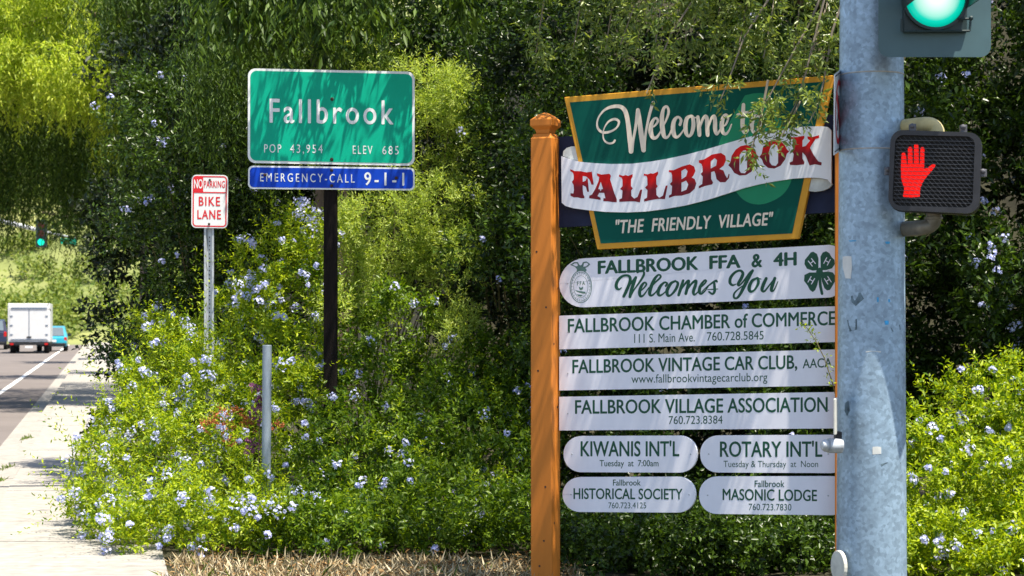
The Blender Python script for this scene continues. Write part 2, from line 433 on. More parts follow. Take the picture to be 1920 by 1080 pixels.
def sign_post(ctr, top, lean=0.):
    b = MB(); hw = .072
    def ring(h, q): return [Vector((ctr.x, ctr.y, h)) + t_ * (sx * q) + n_ * (sy * q) for sx, sy in ((-1, -1), (1, -1), (1, 1), (-1, 1))]
    def loft(bb, prof):
        vs = [v for h, q in prof for v in ring(h, q)]
        bb.add(vs, [(i * 4 + j, i * 4 + (j + 1) % 4, i * 4 + 4 + (j + 1) % 4, i * 4 + 4 + j) for i in range(len(prof) - 1) for j in range(4)] + [(3, 2, 1, 0), tuple(range(len(vs) - 4, len(vs)))])
    loft(b, [(-.4, hw), (top - .165, hw), (top - .15, hw - .008), (top - .135, hw - .012)])
    po = b.build('post', M['post_paint'], wroot, bevel=.006)
    k_ = MB()
    for sx, z in ((-.02, 1.35), (.03, .62), (-.03, 2.1), (.035, 1.75), (.02, .28), (-.01, .12)):
        k_.disc(Vector((ctr.x, ctr.y, z)) + t_ * sx + n_ * (hw + .0008), n_, .007, 10); k_.disc(Vector((ctr.x, ctr.y, z - .23)) + n_ * sx + t_ * (hw + .0008), t_, .008, 10)
    k_.build('knot', M['bolt'], po)
    f = MB(); loft(f, [(top - .135, .045), (top - .11, .05), (top - .085, .075), (top - .045, .075), (top - .008, .03), (top, .012)])
    f.build('finial', M['post_paint'], po, bevel=.004)
pl_c = WP.at(1027, 600, .035); pr_c = WP.at(1596, 600, .035)
sign_post(pl_c, (P(1027, 212, pl_c.y)).z); sign_post(pr_c, (P(1596, 168, pr_c.y)).z)
# navy backing board
b = MB(); WP.plate(b, [(1040, 257), (1584, 213), (1584, 397), (1040, 427)], -.012, .03); b.build('backing_board', M['navy'], wroot, bevel=.003)
# trapezoid panel: gold border board, green field, avocado shape and lettering
tz = [(1061, 183), (1565, 142), (1499, 448), (1123, 468)]
b = MB(); WP.plate(b, tz, .030, .040); panel = b.build('welcome_panel', M['border'], wroot, bevel=.004)
props(panel, 'green trapezoid panel with gold border')
b = MB(); WP.plate(b, [(1072, 193), (1549, 154), (1488, 438), (1130, 457)], .033, .01); b.build('green_field', M['sign_green'], panel)
b = MB(); outline(b, WP, [[tuple(q) for q in spline([(1400, 180), (1420, 176), (1441, 180), (1462, 215), (1482, 258), (1491, 300), (1488, 335), (1474, 362), (1450, 378), (1424, 384), (1400, 377), (1382, 358), (1372, 335), (1353, 330), (1350, 300), (1352, 268), (1372, 228), (1400, 180)], 5)[:-1]]], (0, 0, 1),   .0335)
b.build('avocado_shape', M['avocado'], panel)
b = MB(); mp = (1100, 180, 5.333); o_ = .0339
SCRIPT = [
 [(302, 448, 20), (285, 470, 20), (245, 478, 20), (202, 455, 18), (184, 405, 14), (194, 330, 12), (238, 262, 18), (300, 236, 26), (342, 262, 24), (322, 318, 18), (262, 358, 22), (192, 370, 26), (142, 342, 24), (124, 288, 18), (140, 218, 16), (196, 148, 22), (268, 114, 32), (350, 110, 38), (400, 148, 44), (425, 225, 44), (440, 330, 46), (452, 440, 48), (463, 560, 44)],
 [(466, 560, 40), (484, 450, 28), (508, 320, 28), (532, 150, 38)],
 [(532, 145, 38), (548, 250, 44), (564, 380, 48), (588, 545, 46)],
 [(588, 545, 44), (602, 430, 26), (622, 310, 24), (650, 180, 28), (684, 70, 30)],
 [(655, 322, 16), (700, 302, 18), (731, 258, 24), (718, 228, 24), (690, 238, 26), (664, 295, 42), (660, 365, 46), (682, 420, 38), (718, 418, 28), (752, 372, 18), (776, 318, 12)],
 [(770, 330, 12), (812, 250, 20), (838, 165, 26), (822, 112, 24), (790, 130, 30), (772, 210, 42), (776, 320, 48), (792, 400, 42), (818, 420, 28), (848, 388, 18), (876, 310, 12)],
 [(952, 292, 28), (962, 245, 28), (932, 215, 24), (895, 250, 38), (882, 320, 46), (892, 390, 44), (920, 416, 28), (960, 384, 18), (1002, 318, 12)],
 [(1062, 205, 28), (1022, 228, 38), (1006, 300, 44), (1014, 378, 38), (1040, 406, 26), (1068, 378, 34), (1086, 300, 40), (1080, 222, 34), (1062, 203, 24), (1092, 218, 14), (1122, 225, 12)],
 [(1130, 215, 34), (1140, 300, 42), (1146, 395, 38)], [(1150, 330, 12), (1180, 235, 26), (1212, 208, 34), (1222, 260, 40), (1224, 330, 42), (1228, 395, 38)],
 [(1236, 320, 12), (1264, 232, 26), (1294, 208, 34), (1302, 260, 40), (1302, 330, 42), (1318, 385, 30), (1346, 352, 18), (1368, 300, 12)],
 [(1368, 315, 14), (1410, 288, 18), (1432, 225, 22), (1412, 192, 24), (1382, 222, 36), (1368, 300, 44), (1378, 365, 38), (1408, 384, 28), (1440, 350, 18), (1466, 288, 12)],
 [(1585, 92, 34), (1580, 200, 42), (1576, 300, 42), (1592, 365, 36), (1622, 360, 22), (1662, 292, 12)], [(1525, 190, 20), (1600, 172, 26), (1690, 158, 18)],
 [(1742, 200, 26), (1692, 214, 36), (1668, 290, 42), (1682, 358, 36), (1716, 370, 26), (1750, 312, 36), (1756, 232, 30), (1740, 198, 20), (1775, 205, 14), (1815, 180, 10)],
]
for s_ in SCRIPT: brush(b, WP, s_, mp, o_)
text(b, WP, '"THE  FRIENDLY  VILLAGE"', 1158, 1453, 438, 422, 24, 23, off=o_, bold=.022, shear=.16, space=1.05)
b.build('lettering', M['cream'], panel)
# ribbon across the panel
RIB_TOP = [(1058, 294), (1072, 299), (1090, 304), (1120, 307), (1150, 308.5), (1190, 308), (1225, 304), (1255, 299), (1290, 291.5), (1330, 281), (1370, 269), (1405, 259), (1440, 250), (1480, 242), (1515, 238.5), (1545, 238), (1556, 239.5), (1563, 246)]
RIB_BOT = [(1563, 346), (1556, 338), (1540, 334.5), (1520, 334), (1490, 336), (1460, 340.5), (1430, 346), (1400, 353.5), (1365, 365), (1330, 376), (1290, 386), (1250, 393), (1215, 397.5), (1180, 399), (1140, 398), (1105, 394.5), (1080, 391), (1066, 387), (1059, 381)]
rib = MB(); WP.plate(rib, RIB_TOP + RIB_BOT, .050, .018); ro = rib.build('ribbon', M['ribbon_white'], wroot)
props(ro, 'white waving ribbon board with red letters')
b = MB(); WP.plate(b, [(1058, 293), (1059, 284), (1065, 278), (1074, 275), (1084, 275), (1088, 290), (1092, 304), (1075, 300)], .024, .02); b.build('ribbon_curl', M['ribbon_back'], ro); b = MB()
WP.plate(b, [(1513, 334.5), (1540, 335), (1556, 338.5), (1563, 346), (1557, 353), (1545, 358), (1530, 360), (1513, 358)], .024, .02)
b.build('ribbon_curl', M['ribbon_back'], ro)
LET = [((1050, 240, 6), [
 [[(152, 470), (200, 490), (270, 492), (330, 505), (392, 497), (413, 640), (390, 645), (365, 585), (330, 553), (290, 545), (290, 612), (322, 600), (332, 573), (346, 573), (360, 722), (342, 724), (326, 668), (290, 648), (290, 700), (296, 752), (310, 778), (308, 796), (270, 796), (235, 786), (190, 786), (152, 766), (152, 738), (185, 742), (192, 700), (186, 645), (168, 612), (188, 585), (190, 540), (180, 510), (150, 490)]],
 [[(450, 515), (500, 530), (590, 520), (606, 545), (597, 585), (620, 660), (645, 740), (672, 805), (672, 840), (620, 838), (570, 830), (520, 828), (522, 795), (545, 795), (530, 735), (475, 735), (456, 770), (490, 790), (490, 815), (420, 803), (362, 796), (364, 766), (395, 752), (430, 690), (465, 610), (475, 560), (450, 540)], [(492, 610), (464, 692), (480, 693), (490, 718), (502, 693), (518, 692)]],
 [[(698, 530), (740, 545), (770, 535), (800, 545), (850, 524), (850, 552), (832, 582), (832, 660), (852, 685), (833, 708), (836, 770), (868, 800), (905, 780), (935, 700), (958, 698), (932, 842), (880, 832), (830, 830), (700, 836), (700, 808), (730, 795), (736, 710), (708, 690), (736, 660), (736, 590), (726, 565), (698, 552)]],
 [[(975, 520), (1020, 528), (1050, 515), (1080, 520), (1135, 495), (1135, 525), (1114, 560), (1116, 640), (1132, 660), (1114, 685), (1118, 760), (1148, 790), (1190, 765), (1220, 655), (1242, 652), (1212, 806), (1150, 802), (1090, 810), (980, 832), (978, 806), (1010, 790), (1016, 705), (988, 675), (1016, 648), (1014, 570), (1004, 545), (975, 542)]],
 [[(1256, 480), (1310, 480), (1400, 440), (1490, 414), (1540, 440), (1554, 490), (1532, 540), (1512, 562), (1545, 580), (1563, 630), (1545, 690), (1490, 740), (1400, 766), (1320, 770), (1258, 792), (1256, 765), (1285, 750), (1292, 662), (1266, 635), (1292, 608), (1292, 540), (1284, 510), (1256, 500)], [(1396, 490), (1440, 464), (1466, 490), (1450, 550), (1398, 582)], [(1398, 620), (1450, 598), (1474, 640), (1452, 700), (1396, 722)]]]),
 ((1290, 220, 6), [
 [[(152, 490), (210, 480), (300, 425), (400, 407), (450, 440), (457, 490), (430, 550), (382, 588), (428, 604), (446, 650), (470, 692), (488, 640), (497, 650), (490, 690), (450, 736), (390, 736), (350, 700), (337, 640), (325, 612), (290, 622), (290, 700), (312, 738), (302, 760), (215, 780), (150, 806), (152, 780), (190, 755), (196, 672), (172, 642), (196, 618), (192, 560), (180, 530), (152, 516)], [(286, 500), (330, 465), (356, 490), (346, 550), (286, 582)]],
 [[(620, 332), (680, 317), (740, 330), (785, 380), (800, 425), (826, 450), (800, 482), (790, 540), (740, 620), (680, 656), (610, 661), (550, 632), (515, 578), (482, 546), (505, 512), (520, 440), (565, 370)], [(648, 382), (680, 376), (694, 440), (692, 600), (670, 635), (625, 632), (606, 600), (610, 430)]],
 [[(920, 285), (1000, 257), (1070, 275), (1115, 320), (1140, 368), (1168, 390), (1140, 415), (1120, 480), (1070, 550), (1000, 583), (930, 576), (880, 535), (858, 478), (829, 452), (855, 420), (870, 350)], [(960, 330), (990, 308), (1030, 322), (1042, 370), (1040, 520), (1015, 553), (970, 545), (945, 510), (945, 370)]],
 [[(1174, 226), (1215, 232), (1260, 228), (1336, 214), (1336, 240), (1314, 270), (1314, 338), (1350, 330), (1400, 268), (1375, 252), (1368, 222), (1430, 228), (1500, 208), (1502, 238), (1460, 252), (1398, 350), (1440, 430), (1490, 500), (1530, 515), (1526, 548), (1450, 535), (1395, 550), (1350, 440), (1314, 402), (1314, 470), (1336, 510), (1332, 536), (1250, 546), (1174, 542), (1170, 515), (1205, 500), (1216, 420), (1192, 385), (1216, 350), (1214, 280), (1205, 256), (1174, 247)]]])]
b = MB(); paint = []
for mp, polys in LET:
    for poly in polys:
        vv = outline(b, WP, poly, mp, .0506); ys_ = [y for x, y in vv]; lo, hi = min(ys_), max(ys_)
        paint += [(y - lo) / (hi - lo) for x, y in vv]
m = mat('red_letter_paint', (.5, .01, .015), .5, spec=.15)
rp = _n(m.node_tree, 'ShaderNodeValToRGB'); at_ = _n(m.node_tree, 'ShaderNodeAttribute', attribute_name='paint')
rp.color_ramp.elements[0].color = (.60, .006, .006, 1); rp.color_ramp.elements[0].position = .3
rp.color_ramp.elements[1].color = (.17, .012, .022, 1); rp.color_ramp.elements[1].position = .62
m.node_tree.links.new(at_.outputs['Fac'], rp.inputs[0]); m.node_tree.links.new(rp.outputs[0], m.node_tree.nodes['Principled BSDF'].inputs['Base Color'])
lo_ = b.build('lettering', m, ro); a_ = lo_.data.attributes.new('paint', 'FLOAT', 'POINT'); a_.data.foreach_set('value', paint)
# name boards
def board(corners, r, label):
    b = MB(); WP.plate(b, rrect(*corners, r, seg=9), .012, .022); o = b.build('name_board', M['board_white'], wroot)
    b = MB()
    (xl, yt), (xr, _), _, (_, yb) = corners
    for x in (xl + 16, min(xr, 1566) - 12):
        y0 = yt + (corners[1][1] - yt) * (x - xl) / (xr - xl); y1 = yb + (corners[2][1] - yb) * (x - xl) / (xr - xl)
        b.lathe(WP.at(x, (y0 + y1) / 2, .0122), WP.n, [(.005, 0), (.005, .001), (.0001, .0025)], 10)
    b.build('screw', M['galv'], o)
    return props(o, label)
BO = .0125
o = board([(1050, 487), (1578, 458), (1578, 557), (1050, 578)], [46, 24, 24, 46], 'rounded white board with emblem and clover')
b = MB()
kw = dict(off=BO, bold=.036)
text(b, WP, 'FALLBROOK', 1122, 1311, 513.4, 505.2, 23.4, 24, space=1.0, **kw)
text(b, WP, 'FFA', 1331, 1390, 504, 501.6, 23.6, **kw); text(b, WP, '&', 1410, 1430.5, 500.8, 500, 24, **kw)
text(b, WP, '4H', 1451, 1495, 498.8, 497, 24, **kw)
mp = (1050, 450, 6.857)
for s_ in [
 [(800, 615, 14), (770, 634, 24), (742, 622, 40), (732, 580, 42), (755, 518, 38), (812, 466, 32), (880, 458, 32), (912, 492, 38), (898, 570, 40), (862, 655, 42), (828, 726, 36)],
 [(830, 722, 26), (872, 640, 22), (930, 545, 22), (985, 482, 34)], [(984, 482, 36), (952, 570, 44), (926, 650, 44), (908, 730, 38)],
 [(908, 728, 30), (962, 640, 20), (1040, 530, 26), (1084, 455, 30), (1086, 410, 26), (1052, 396, 22), (1005, 418, 24)],
 [(1040, 662, 14), (1085, 620, 18), (1120, 572, 24), (1096, 547, 24), (1056, 592, 38), (1032, 670, 42), (1046, 724, 34), (1090, 702, 22), (1152, 610, 12)],
 [(1150, 640, 12), (1230, 550, 22), (1302, 478, 26), (1278, 448, 24), (1226, 500, 38), (1178, 610, 46), (1162, 690, 42), (1186, 714, 28), (1230, 682, 20), (1278, 618, 12)],
 [(1368, 592, 26), (1386, 558, 26), (1350, 547, 26), (1296, 600, 40), (1270, 670, 44), (1286, 713, 32), (1330, 696, 20), (1382, 648, 12)],
 [(1492, 527, 26), (1432, 562, 38), (1386, 650, 44), (1396, 713, 36), (1440, 704, 26), (1500, 630, 36), (1524, 557, 34), (1492, 526, 20)],
 [(1592, 522, 34), (1562, 620, 42), (1534, 708, 36)], [(1552, 660, 12), (1618, 562, 28), (1662, 524, 34), (1656, 575, 40), (1626, 690, 38)],
 [(1642, 650, 12), (1700, 562, 28), (1756, 524, 34), (1752, 575, 40), (1724, 660, 40), (1734, 704, 28), (1770, 680, 18), (1800, 640, 12)],
 [(1806, 622, 14), (1856, 575, 20), (1888, 530, 24), (1866, 520, 24), (1816, 590, 38), (1800, 660, 42), (1822, 690, 32), (1868, 660, 20), (1915, 600, 12)]]: brush(b, WP, s_, mp, BO)
mp = (1300, 450, 6.4)
for s_ in [
 [(110, 620, 12), (190, 548, 18), (272, 492, 28), (292, 500, 24)], [(258, 510, 24), (262, 560, 34), (264, 612, 34), (238, 648, 26), (196, 622, 22)], [(180, 596, 10), (240, 592, 14), (302, 588, 10)],
 [(520, 530, 12), (478, 542, 26), (448, 512, 36), (456, 450, 36), (510, 388, 30), (570, 368, 28), (602, 402, 36), (582, 462, 40), (545, 528, 34), (562, 545, 20), (622, 480, 22), (680, 405, 30), (720, 366, 30)],
 [(718, 370, 32), (662, 468, 42), (612, 568, 42), (570, 650, 34), (530, 698, 26), (496, 690, 26), (500, 640, 22), (560, 580, 16), (662, 510, 12)],
 [(772, 457, 24), (712, 492, 36), (677, 570, 42), (692, 618, 34), (740, 600, 24), (786, 520, 34), (782, 462, 30), (770, 457, 18), (820, 470, 12)],
 [(882, 462, 36), (846, 540, 42), (832, 600, 38), (862, 614, 24), (922, 540, 18), (960, 490, 16)], [(985, 460, 36), (956, 545, 42), (944, 605, 36), (976, 600, 18), (1022, 500, 10)]]: brush(b, WP, s_, mp, BO)
for k, poly in enumerate([
 [(1445, 140), (1490, 168), (1508, 220), (1508, 330), (1500, 362), (1440, 368), (1370, 345), (1340, 290), (1345, 240), (1385, 190), (1415, 150)],
 [(1600, 135), (1640, 160), (1665, 205), (1700, 240), (1705, 290), (1670, 340), (1600, 362), (1548, 362), (1535, 330), (1532, 200), (1560, 150)],
 [(1340, 420), (1400, 390), (1480, 390), (1512, 402), (1512, 460), (1495, 540), (1470, 600), (1440, 625), (1405, 600), (1380, 550), (1335, 490)],
 [(1548, 388), (1620, 378), (1680, 390), (1715, 440), (1705, 500), (1670, 560), (1645, 600), (1610, 605), (1580, 580), (1550, 500), (1537, 420)],
 [(1492, 345), (1525, 330), (1556, 345), (1562, 385), (1548, 412), (1525, 470), (1503, 412), (1478, 385)]]):
    outline(b, WP, [poly], mp, BO + .0004 * (k == 4))
brush(b, WP, [(1524, 440, 34), (1532, 550, 34), (1552, 645, 32)], mp, BO + .001)
b.build('lettering', M['letter_green'], o)
b = MB()
for cx, cy, a in ((1430, 268, -38), (1612, 258, 28), (1424, 484, 30), (1622, 484, -32)):
    ca, sa = math.cos(math.radians(a)), math.sin(math.radians(a))
    for l in ([(-24, -38), (-24, 38)], [(24, -38), (24, 38)], [(-24, 0), (24, 0)]):
        brush(b, WP, [(cx + x * ca - y * sa, cy + x * sa + y * ca, 11) for x, y in l], mp, BO + .002, smooth=False)
b.build('clover_letters', M['board_white'], o)
b = MB(); mp = (1050, 450, 6.857)
for rx, ry, wd in ((138, 205, 9), (122, 186, 5), (92, 140, 5)):
    brush(b, WP, [(278 + rx * math.cos(a), 600 + ry * math.sin(a), wd) for a in np.linspace(0, 2 * math.pi, 25)], mp, BO)
for k in range(26):
    a = 2 * math.pi * k / 26
    brush(b, WP, [(278 + q * rx_ * math.cos(a), 600 + q * ry_ * math.sin(a), 5) for q, rx_, ry_ in ((.82, 130, 196), (.97, 130, 196))], mp, BO, smooth=False)
outline(b, WP, [[(140, 320), (190, 285), (240, 285), (258, 318), (272, 330), (290, 318), (305, 285), (350, 276), (400, 310), (372, 340), (335, 362), (352, 385), (340, 408), (278, 396), (225, 408), (228, 375), (200, 345)], [(170, 318), (200, 300), (232, 302), (240, 335), (215, 340)], [(318, 300), (350, 292), (378, 310), (345, 340), (308, 345)]], mp, BO + .001)
for poly in ([(250, 600), (280, 615), (310, 600), (300, 640), (265, 645)], [(200, 640), (250, 655), (330, 665), (345, 690), (300, 690), (230, 668)], [(230, 700), (300, 705), (280, 730), (245, 722)]): outline(b, WP, [poly], mp, BO + .0015)
text(b, WP, 'F F A', 1083.6, 1098.2, 535, 534, 7, off=BO + .002, bold=.03)
b.build('emblem', M['emblem'], o)

def texts(o, rows):
    b = MB()
    for r in rows: text(b, WP, *r[0], off=BO, bold=r[1], space=r[2] if len(r) > 2 else 1.)
    b.build('lettering', M['letter_green'], o)
B1, B2 = .018, .003
o = board([(1050, 592), (1578, 573.8), (1578, 641), (1050, 655)], 0, 'plain white board directly under the emblem board')
texts(o, [(('FALLBROOK CHAMBER of COMMERCE', 1066, 1568, 623.7, 609, 25.4), B1), (('111 S. Main Ave.', 1190.4, 1304, 643, 640, 16.5), B2), (('760.728.5845', 1326.6, 1433, 639, 636.3, 16), B2)])
o = board([(1050, 669), (1578, 654.8), (1578, 722.6), (1050, 732)], 0, 'second plain white board below the emblem board')
texts(o, [(('FALLBROOK VINTAGE CAR CLUB,', 1074.5, 1496, 699.7, 691, 24.8), B1), (('AACA', 1506, 1560.5, 690.5, 688, 17), .008), (('www.fallbrookvintagecarclub.org', 1185, 1440, 718, 714.2, 15.6), B2)])
o = board([(1050, 744), (1578, 734.8), (1578, 803), (1050, 807)], 0, 'lowest of the full-width plain white boards')
texts(o, [(('FALLBROOK VILLAGE ASSOCIATION', 1079.5, 1553, 775.4, 771.8, 24.8, 27), B1), (('760.723.8384', 1255, 1356, 795, 794, 15), B2)])
o = board([(1058, 817.5), (1308, 816.5), (1308, 886), (1058, 885)], 33, 'small rounded white board, upper left of four')
texts(o, [(("KIWANIS INT'L", 1090, 1275, 855, 855, 27.5), B1), (('Tuesday  at  7:00am', 1125.7, 1236, 874, 874, 11.5), .008)])
o = board([(1314, 816.5), (1592, 815), (1592, 887), (1314, 885.5)], 33, 'small rounded white board, upper right of four')
texts(o, [(("ROTARY INT'L", 1351, 1543, 856, 856, 28), B1), (('Tuesday & Thursday  at  Noon', 1357.7, 1535, 875.5, 875.5, 11.8), B2)])
o = board([(1056, 894.5), (1305, 893.5), (1305, 961), (1056, 959.5)], 33, 'small rounded white board, lower left of four')
texts(o, [(('Fallbrook', 1150.7, 1202.7, 910, 910, 11), .01), (('HISTORICAL SOCIETY', 1076.7, 1281, 935, 936, 19.5), .017), (('760.723.4125', 1142, 1213, 952.8, 952.8, 11), B2)])
o = board([(1312, 893.3), (1592, 892.5), (1592, 966), (1312, 963)], 33, 'small rounded white board, lower right of four')
texts(o, [(('Fallbrook', 1416, 1472, 912.7, 912.7, 12), .01), (('MASONIC LODGE', 1356, 1533, 937, 939, 20.5), .018), (('760.723.7830', 1405, 1485, 956, 956.7, 12), B2)])
# ------------------------------------------------------------------ town name sign on its dark post
M['hwy_green'] = mat('green_sign_sheeting', (.0, .36, .225), .5, spec=.15, var=.05, scale=3)
M['hwy_blue'] = mat('blue_sign_sheeting', (.004, .05, .46), .5, spec=.15, var=.08, scale=6)
M['sheet_white'] = mat('white_sign_sheeting', (.74, .76, .76), .35, var=.05, scale=12)
M['dark_wood'] = mat('dark_weathered_wood', (.012, .009, .008), .85, spec=.12, var=.45, scale=6, stretch=(12, 12, 1), bump=.6, bscale=40)
FP = Plane(400, 15.9, 800, 15.9)
fr = thing('town_sign', P(621, 1000, 15.97), 'green town name sign above a blue strip, on a dark wooden post', 'road sign'); fr.location.z = 0; BASE[fr.name].z = 0
c = P(620, 600, 15.975); b = MB(); b.box((c.x, c.y, 1.55), (.105, .1, 3.9)); b.build('post', M['dark_wood'], fr, bevel=.004)
def sheet(root, corners, r, name, rim_in, mface, edge=M['sheet_white'], pl=FP):
    b = MB(); pl.plate(b, rrect(*corners, r), .0, .004); o = b.build(name, edge, root)
    b = MB(); pl.plate(b, rrect(*inset(corners, rim_in), max(1, r - rim_in * .5)), .002, .003); b.build('face', mface, o)
    return o
o = sheet(fr, [(465, 128), (777.5, 134.5), (777.5, 311), (464.5, 305.5)], 14, 'name_panel', 4.5, M['hwy_green'])
b = MB(); kw = dict(off=.0035, pl=None)
text(b, FP, 'Fallbrook', 505.5, 738, 229.5, 233, 44, 44, off=.0035, bold=.012, space=1.25)
text(b, FP, 'POP', 495.5, 527.4, 286, 286.3, 15.5, off=.0035, bold=.0, space=1.3); text(b, FP, '43,954', 544, 605, 286.5, 287, 15.5, off=.0035, bold=.002, space=1.3)
text(b, FP, 'ELEV', 661.5, 698.5, 288.5, 289, 15.5, off=.0035, bold=.002, space=1.3); text(b, FP, '685', 717, 747.5, 289.3, 289.7, 15.5, off=.0035, bold=.002, space=1.3)
b.build('lettering', M['sheet_white'], o)
for x, y in ((622.6, 186), (622, 299)):
    b = MB(); b.lathe(FP.at(x, y, .002), FP.n, [(.014, 0), (.014, .006), (.008, .01), (.0001, .011)], 12); b.build('bolt', M['bolt'], o)
o = sheet(fr, [(465.5, 310.5), (777.5, 314.5), (777.5, 357), (465, 354)], 9, 'emergency_panel', 3, M['hwy_blue'])
b = MB(); text(b, FP, 'EMERGENCY-CALL', 488, 665, 340, 342.5, 15.5, off=.0035, bold=.004, space=1.45)
text(b, FP, '9-1-1', 683, 758, 347, 347.8, 23.5, off=.0035, bold=.014, space=1.35); b.build('lettering', M['sheet_white'], o)
for x, y in ((622, 319), (622, 348), (496.7, 328), (743, 333.5)):
    b = MB(); b.lathe(FP.at(x, y, .002), FP.n, [(.013, 0), (.013, .006), (.008, .01), (.0001, .011)], 12); b.build('bolt', M['bolt'], o)
# ------------------------------------------------------------------ no parking sign
M['sign_red'] = mat('red_sign_ink', (.62, .02, .03), .4, var=.06, scale=8)
BP = Plane(300, 16.7, 500, 16.7)
br = thing('parking_sign', P(392, 970, 16.72), 'small white no-parking bike-lane sign with red lettering on a perforated steel post', 'road sign'); br.location.z = 0; BASE[br.name].z = 0
cn = [(359.3, 327.5), (428, 328.3), (426.8, 428), (358.7, 427)]
b = MB(); BP.plate(b, rrect(*cn, 9), 0, .003); o = b.build('sign_plate', M['sheet_white'], br)
b = MB()
def ringpoly(c, d0, d1, r): return [rrect(*inset(c, d0), r), rrect(*inset(c, d1), max(1, r - (d1 - d0)))]
outline(b, BP, ringpoly(cn, 2.2, 4.6, 7), (0, 0, 1), .001)
outline(b, BP, [[(363, 359.3), (423, 360.3), (423, 362.6), (363, 361.6)]], (0, 0, 1), .0014)
outline(b, BP, [[(364, 331), (381, 331), (381, 359.8), (363.6, 359.5)]], (0, 0, 1), .0018)
text(b, BP, 'PARKING', 382.5, 421.8, 351.5, 351.8, 12.5, off=.0015, bold=.014, space=1.05)
text(b, BP, 'BIKE', 372.6, 412.8, 385.5, 386, 16.5, off=.0015, bold=.02, space=1.2); text(b, BP, 'LANE', 370, 414.5, 410.3, 410.8, 16.5, off=.0015, bold=.02, space=1.15)
b.build('lettering', M['sign_red'], o)
b = MB(); text(b, BP, 'NO', 363.8, 380.2, 353, 353, 16.5, off=.0026, bold=.02); b.build('lettering', M['sheet_white'], o)
for x, y in ((393.4, 337.5), (392, 420)):
    b = MB(); b.lathe(BP.at(x, y, .001), BP.n, [(.010, 0), (.010, .005), (.0001, .007)], 10); b.build('bolt', M['bolt'], o)
c = P(392, 600, 16.72); prof = [(-.041, -.012), (-.024, -.012), (-.016, .018), (.016, .018), (.024, -.012), (.041, -.012), (.041, -.008), (.027, -.008), (.019, .022), (-.019, .022), (-.027, -.008), (-.041, -.008)]
b = MB(); b.prism([(c.x + x, c.y + y + .006, -.3) for x, y in reversed(prof)], (0, 0, 3.15)); po = b.build('post', M['galv'], br)
b = MB()
for k in range(60): b.disc((c.x, c.y + .0235, 0.3 + k * .035), (0, -1, 0), .006, 8)
b.build('hole', M['bolt'], po)
# ------------------------------------------------------------------ short marker post
c = P(501, 650, 14.75); b = MB(); top = P(501, 647, 14.75).z
b.tube([(c.x - .014, c.y, -.3), (c.x, c.y, top - .002), (c.x, c.y, top)], [.034, .034, .031], 20)
props(b.build('marker_post', mat('zinc_pipe', (.24, .29, .34), .5, metal=.25, var=.22, scale=14, stretch=(1, 1, .3)), None, (c.x, c.y, 0), smooth=True), 'short plain galvanised steel pipe standing in the flowering shrub', 'post')
# ------------------------------------------------------------------ signal pole
PC = P(1634, 600, 9.45)
def galv_pole():
    m = mat('galvanised_pole', (.28, .385, .49), .42, metal=.3, var=.10, scale=3, stretch=(1, 1, .5), bump=.06, bscale=120, detail=8)  # blue sky light on the shaded zinc is tinted into the base colour
    nt = m.node_tree; b = nt.nodes['Principled BSDF']; L = nt.links.new; src = b.inputs['Base Color'].links[0].from_socket
    tc = [n for n in nt.nodes if n.type == 'TEX_COORD'][0]
    no = _n(nt, 'ShaderNodeTexVoronoi'); no.inputs['Scale'].default_value = 60; L(tc.outputs['Object'], no.inputs['Vector'])   # zinc spangle
    n2 = _n(nt, 'ShaderNodeTexNoise'); n2.inputs['Scale'].default_value = 14; n2.inputs['Detail'].default_value = 10; n2.inputs['Roughness'].default_value = .7
    L(tc.outputs['Object'], n2.inputs['Vector'])
    s = _n(nt, 'ShaderNodeSeparateColor'); L(no.outputs['Color'], s.inputs[0])
    r1 = _n(nt, 'ShaderNodeMapRange'); r1.inputs[3].default_value = .80; r1.inputs[4].default_value = 1.18; L(s.outputs[0], r1.inputs[0])
    r2 = _n(nt, 'ShaderNodeMapRange'); r2.inputs[1].default_value = .35; r2.inputs[2].default_value = .65; r2.inputs[3].default_value = .82; r2.inputs[4].default_value = 1.18; L(n2.outputs[0], r2.inputs[0])
    mu = _n(nt, 'ShaderNodeMath', operation='MULTIPLY'); L(r1.outputs[0], mu.inputs[0]); L(r2.outputs[0], mu.inputs[1])
    mx = _n(nt, 'ShaderNodeMix', data_type='RGBA', blend_type='MULTIPLY'); mx.inputs[0].default_value = 1
    L(src, mx.inputs[6]); L(mu.outputs[0], mx.inputs[7]); L(mx.outputs[2], b.inputs['Base Color'])
    return m
M['pole'] = galv_pole()
pr = thing('signal_pole', (PC.x, PC.y, 0), 'thick tapered galvanised steel pole in front of the welcome sign', 'signal pole')
def prad(z): return .1655 - (z - .45) * .0062
b = MB(); q0 = -.3
b.lathe((PC.x, PC.y, 0), (0, 0, 1), [(prad(z), z) for z in (0, .45, 1, 1.6, 2.2, 2.8, 3.4, 4, 5, 6.5)] + [(.0, 6.5)], 64)
shaft = b.build('shaft', M['pole'], pr, smooth=True)
M['base_plate'] = M['galv']
b = MB(); b.box((PC.x, PC.y, .03), (.5, .5, .03)); b.build('base_plate', M['galv'], pr, bevel=.004)
def zpx(py, D=PC.y - .16): return EYE - (py - HZ) / F * D
b = MB()
M['weld'] = mat('weld_bead', (.42, .40, .36), .6, metal=.2, var=.2, scale=30)
for py in (133, 277):
    b = MB(); z = zpx(py); b.lathe((PC.x, PC.y, z), (0, 0, 1), [(prad(z) - .001, -.004), (prad(z) + .0022, -.002), (prad(z) + .0022, .002), (prad(z) - .001, .004)], 64)
    b.build('weld_seam', M['weld'], shaft, smooth=True)
